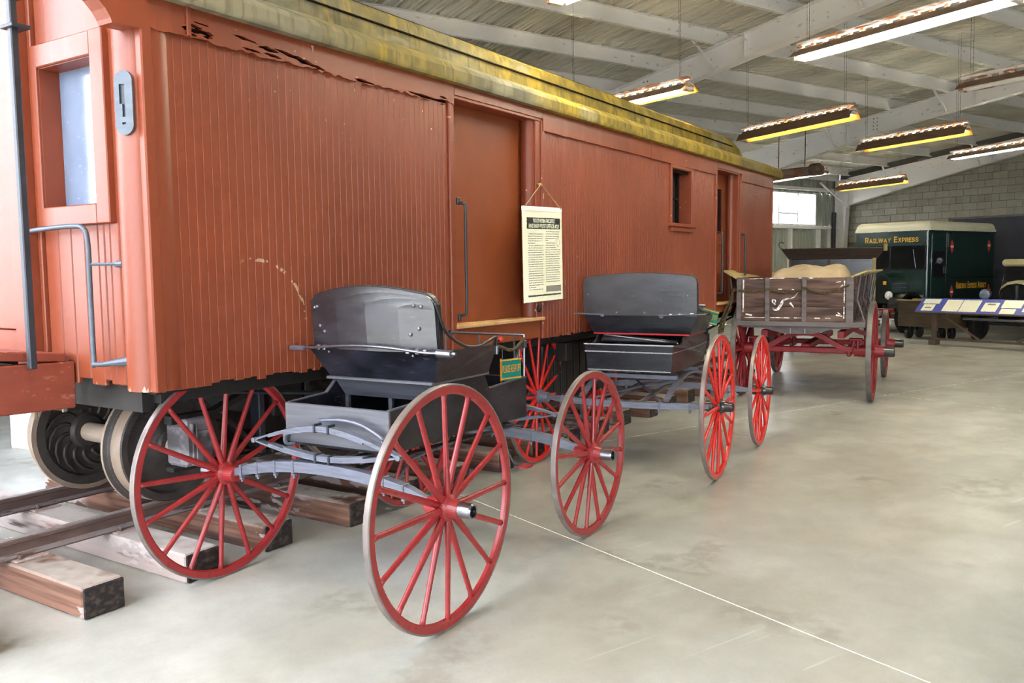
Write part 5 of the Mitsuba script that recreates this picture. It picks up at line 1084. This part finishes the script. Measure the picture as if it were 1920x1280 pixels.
# reads left to right from in front of the truck: from v = 13.06 down to 11.62
AT('front_lettering', MT(g3, TR(U0, 13.06, 2.235) @ np.array([[0, 0, -1, 0], [-1, 0, 0, 0], [0, 1, 0, 0], [0, 0, 0, 1.0]]) @ np.diag([1.44 / wd, .82, 1, 1])), 'm_gold', label='gold lettering over the windshield')
g4, wd = smallcaps('RAILWAY EXPRESS AGENCY', .17)
AT('side_lettering', MT(g4, TR(21.62, V0 - .001, 1.06) @ XZ @ np.diag([1.5 / wd, .95, 1, 1])), 'm_gold', label='gold lettering low on the side')
hood = [(-.48, .72), (-.48, 1.2), (-.42, 1.36), (-.25, 1.46), (0, 1.49), (.25, 1.46), (.42, 1.36), (.48, 1.2), (.48, .72)]
AT('hood', MT(MT(poly3(hood, .70), YZ), TR(19.6, 12.36, 0)), 'm_truckgreen', smooth=35); AT('radiator', MT(MT(poly3([(y * .86, .74 + (z - .72) * .9) for y, z in hood], .03), YZ), TR(19.57, 12.36, 0)), 'm_truckblack')
AT('hood_badge', bx(19.55, 19.58, 12.0, 12.09, 1.18, 1.27, .01), 'm_gold'); AT('hood_trim', cat(bx(19.66, 20.24, 11.865, 11.885, 1.2, 1.22), bx(19.66, 20.2, 11.86, 11.89, 1.1, 1.112)), 'm_chrome')
for s in (-1, 1):
    vc = 12.36 + s * .72
    fp = [(19.02, .55), (19.0, .7), (19.1, .88), (19.3, .99), (19.6, 1.0), (19.85, .9), (20.05, .72), (20.3, .58), (20.3, .54), (20.0, .66), (19.8, .84), (19.58, .93), (19.33, .92), (19.15, .82), (19.06, .68), (19.06, .55)]
    AT('fender', MT(MT(poly3(fp, .34), XZ), TR(.3, vc + .17, 0)), 'm_truckblack', smooth=30)
    AT('running_board', bx(20.5, 22.2, vc - .17, vc + .15, .52, .56, .01), 'm_truckblack')
    AT('headlamp', cat(MT(lathe([(0, 0), (.07, .0), (.11, .06), (.115, .12), (0, .13)], 18), TR(19.52, 12.36 + s * .52, .93) @ RT(-90, (0, 1, 0)) @ TR(0, 0, -.02))), 'm_chrome', smooth=40)
    AT('lamp_lens', MT(lathe([(0, .0), (.1, 0), (.07, .02), (0, .03)], 18), TR(19.41, 12.36 + s * .52, .93) @ RT(-90, (0, 1, 0))), 'm_reflwhite', smooth=40)
    for u in (19.86, 22.7):
        w = key_free(f'{k}__wheel'); _used.add(w)
        M = TR(u, vc + (0 if u < 20 else s * .0), .40) @ (np.eye(4) if s < 0 else np.diag([1.0, -1, 1, 1]))
        add(w, 'tyre', MT(ylathe([(.25, -.09), (.37, -.09), (.40, -.06), (.40, .06), (.37, .09), (.25, .09), (.25, -.09)], 36), MB @ M), 'm_rubber', smooth=30); add(w, 'disc', MT(ylathe([(0, -.04), (.25, -.04), (.25, .07), (.22, .07), (.16, .02), (.08, .02), (.07, .06), (0, .07)], 24), MB @ M), 'm_redwagon', smooth=30)
AT('bumper', cat(bx(19.25, 19.29, 11.6, 13.1, .52, .62, .01), bx(19.29, 19.6, 11.9, 11.98, .52, .6), bx(19.29, 19.6, 12.74, 12.82, .52, .6)), 'm_redwagon', label='dark red bumper'); AT('front_axle', bc(19.86, 12.36, .40, .08, 1.4, .08, .01), 'm_redwagon')
AT('plate', bx(19.2, 19.225, 11.62, 12.02, .24, .38, .004), 'm_white', label='white plate under the bumper'); AT('plate_bracket', cat(*[bx(19.225, 19.26, v - .012, v + .012, .37, .55) for v in (11.7, 11.94)]), 'm_truckblack')
AT('chassis', cat(bx(19.5, 23.5, 11.95, 12.05, .5, .7), bx(19.5, 23.5, 12.68, 12.78, .5, .7)), 'm_truckblack'); AT('rear_axle', bc(22.7, 12.36, .40, .1, 1.4, .1, .01), 'm_truckblack')

# ------------------------------------------------------------------ vintage car at the right edge
k = thing('vintage_car', 'black and beige vintage car with chrome headlamps, cut off by the right edge', 'car')
vc = 8.83
AT2 = lambda n, m, t, smooth=False, **kw: badd(k, n, m, t, smooth, **kw)
hd = [(-.36, .62), (-.38, 1.0), (-.33, 1.17), (-.2, 1.27), (0, 1.31), (.2, 1.27), (.33, 1.17), (.38, 1.0), (.36, .62)]
AT2('hood', MT(MT(poly3(hd, .75), YZ), TR(19.3, vc, 0)), 'm_beige', smooth=35); AT2('grille', MT(MT(poly3([(y * .9, .64 + (z - .62) * .86) for y, z in hd], .03), YZ), TR(19.27, vc, 0)), 'm_truckblack'); AT2('grille_bar', bx(19.22, 19.27, vc - .008, vc + .008, .64, 1.2), 'm_chrome')
AT2('grille_shell', MT(MT(poly3(Polygon([(y * .95, .62 + (z - .62) * .9) for y, z in hd]).difference(Polygon([(y * .86, .66 + (z - .62) * .82) for y, z in hd])), .07), YZ), TR(19.24, vc, 0)), 'm_truckblack')
cabp = [(20.0, .6), (20.0, 1.25), (20.12, 1.60), (20.3, 1.68), (22.0, 1.66), (22.3, 1.5), (22.4, 1.0), (22.4, .6)]
AT2('cabin', pxz(cabp, vc - .66, vc + .66), 'm_truckblack', smooth=20)
AT2('roof', rounded_box(20.02, 22.25, vc - .70, vc + .70, 1.60, 1.77, .08), 'm_beige', smooth=35, label='beige soft roof')
AT2('windshield', panel([(19.99, vc - .6, 1.28), (19.99, vc + .6, 1.28), (20.11, vc + .6, 1.6), (20.11, vc - .6, 1.6)], -.006), 'm_glass', label='windshield mirroring the lamps')
AT2('windshield_frame', cat(tube([(19.98, vc - .62, 1.26), (20.1, vc - .62, 1.61), (20.1, vc + .62, 1.61), (19.98, vc + .62, 1.26), (19.98, vc - .62, 1.26)], .014, 6)), 'm_truckblack')
for s in (-1, 1):
    v = vc + s * .74
    fp = [(18.78, .45), (18.76, .6), (18.88, .77), (19.1, .86), (19.35, .85), (19.6, .74), (19.85, .5), (20.3, .38), (20.3, .34), (19.8, .44), (19.55, .67), (19.33, .79), (19.12, .8), (18.93, .72), (18.83, .6), (18.83, .45)]
    AT2('fender', MT(MT(poly3(fp, .32), XZ), TR(0, v + .16, 0)), 'm_truckblack', smooth=30)
    AT2('headlamp', MT(lathe([(0, 0), (.06, .0), (.115, .07), (.13, .14), (.12, .16), (0, .17)], 20), TR(19.14, vc + s * .54, 1.0) @ RT(-90, (0, 1, 0)) @ TR(0, 0, -.05)), 'm_chrome', smooth=40, label='chrome headlamp'); AT2('lamp_lens', MT(lathe([(0, 0), (.112, 0), (.08, .02), (0, .03)], 20), TR(19.02, vc + s * .54, 1.0) @ RT(-90, (0, 1, 0))), 'm_sheenglass', smooth=40)
    AT2('lamp_post', tube([(19.16, vc + s * .54, .9), (19.2, vc + s * .5, .75)], .02, 6), 'm_chrome')
    for u in (19.25, 21.9):
        w = key_free(f'{k}__wheel'); _used.add(w); M = TR(u, v + s * .02, .355) @ (np.eye(4) if s < 0 else np.diag([1.0, -1, 1, 1]))
        add(w, 'tyre', MT(ylathe([(.23, -.07), (.33, -.075), (.355, -.05), (.355, .05), (.33, .075), (.23, .07), (.23, -.07)], 36), MB @ M), 'm_rubber', smooth=30); add(w, 'disc', MT(ylathe([(0, -.03), (.23, -.03), (.23, .05), (.2, .05), (.1, .01), (.07, .05), (0, .06)], 24), MB @ M), 'm_truckblack', smooth=30)
AT2('bumper', cat(tube([(18.65, vc - .8, .48), (18.6, vc, .48), (18.65, vc + .8, .48)], .028, 8), bx(18.62, 19.3, vc - .4, vc - .35, .45, .51), bx(18.62, 19.3, vc + .35, vc + .4, .45, .51)), 'm_silver', smooth=40)
AT2('chassis', cat(bx(19.2, 22.8, vc - .4, vc - .32, .38, .6), bx(19.2, 22.8, vc + .32, vc + .4, .38, .6), bc(19.25, vc, .36, .06, 1.36, .06), bc(21.9, vc, .36, .06, 1.36, .06)), 'm_truckblack')

# ------------------------------------------------------------------ display stand with papers, low cart
k = thing('display_stand', 'long tilted blue display board with white cards on a brown steel stand', 'display stand')
AS = lambda n, m, t, smooth=False, **kw: badd(k, n, m, t, smooth, **kw)
A0 = 9.93; TILT = RT(-40, (0, 1, 0)); BM = TR(17.25, A0, .675)
def BP(d0, d1, l0, l1, t0, t1): return MT(bx(d0, d1, -l1, -l0, t0, t1), BM @ TILT)
AS('board', BP(0, .44, 0, 3.6, -.02, 0), 'm_blueboard', label='blue board'); AS('board_edge', BP(-.012, 0, 0, 3.6, -.025, .012), 'm_brownsteel')
cards = [(.07, .46, .06, .19), (.26, .41, .06, .5), (.05, .245, .10, .48 - .3), (.05, .4, .55, .88), (.05, .4, .895, 1.25), (.08, .34, 1.33, 1.62), (.2, .42, 1.68, 2.05), (.03, .17, 1.70, 1.98), (.1, .4, 2.1, 2.48), (.04, .34, 2.5, 3.1), (.345, .43, 2.55, 3.2), (.05, .2, 3.2, 3.5), (.24, .4, 3.2, 3.5)]
for i, (d0, d1, l0, l1) in enumerate([(.27, .41, .07, .42), (.05, .25, .11, .36)] + cards[3:]): AS('card', BP(d0, d1, l0, l1, .0, .003), 'm_paper')
AS('card_print', cat(BP(.26, .31, 1.4, 1.55, .003, .004), BP(.13, .16, .17, .3, .003, .004), BP(.22, .235, 2.2, 2.24, .003, .004), BP(.24, .255, 2.33, 2.37, .003, .004)), 'm_printgrey')
for v in (A0 - .36, A0 - 2.9):
    AS('leg', bx(17.36, 17.44, v - .04, v + .04, .03, .76, .005), 'm_brownsteel'); AS('foot', bx(17.3, 17.5, v - .07, v + .07, 0, .1, .006), 'm_brownsteel')
AS('lower_rail', bx(17.38, 17.42, A0 - 2.9, A0 - .36, .10, .14), 'm_brownsteel'); AS('brace', cat(sweep([(17.4, A0 - .4, .7), (17.4, A0 - 1.3, .14)], rect(.03, .04)), sweep([(17.4, A0 - 2.86, .7), (17.4, A0 - 2.0, .14)], rect(.03, .04))), 'm_brownsteel'); AS('top_rail', bx(17.36, 17.44, A0 - 3.3, A0 - .2, .70, .76), 'm_brownsteel')
k = thing('baggage_cart', 'low dark brown wooden cart on small wheels beside the delivery truck', 'cart')
AC = lambda n, m, t, smooth=False, **kw: badd(k, n, m, t, smooth, **kw)
AC('side_board', cat(bx(18.35, 18.38, 9.75, 10.95, .32, .58), bx(18.35, 18.38, 9.75, 10.95, .585, .86)), 'm_cartwood'); AC('side_board', bx(19.0, 19.03, 9.75, 10.95, .32, .86), 'm_cartwood'); AC('end_board', cat(bx(18.38, 19.0, 10.92, 10.95, .32, .86), bx(18.38, 19.0, 9.75, 9.78, .32, .86)), 'm_cartwood')
AC('rim', cat(bx(18.33, 18.4, 9.72, 10.98, .86, .885), bx(18.98, 19.05, 9.72, 10.98, .86, .885)), 'm_wagontan'); AC('floor_board', bx(18.35, 19.03, 9.75, 10.95, .28, .32), 'm_cartwood')
for u in (18.48, 18.9):
    for v in (10.0, 10.75): AC('wheel', MT(ylathe([(0, -.03), (.14, -.03), (.14, .03), (0, .03)], 20), TR(u, v, .14)), 'm_truckblack', smooth=30); AC('caster', bx(u - .03, u + .03, v - .05, v + .05, .13, .29), 'm_truckblack')
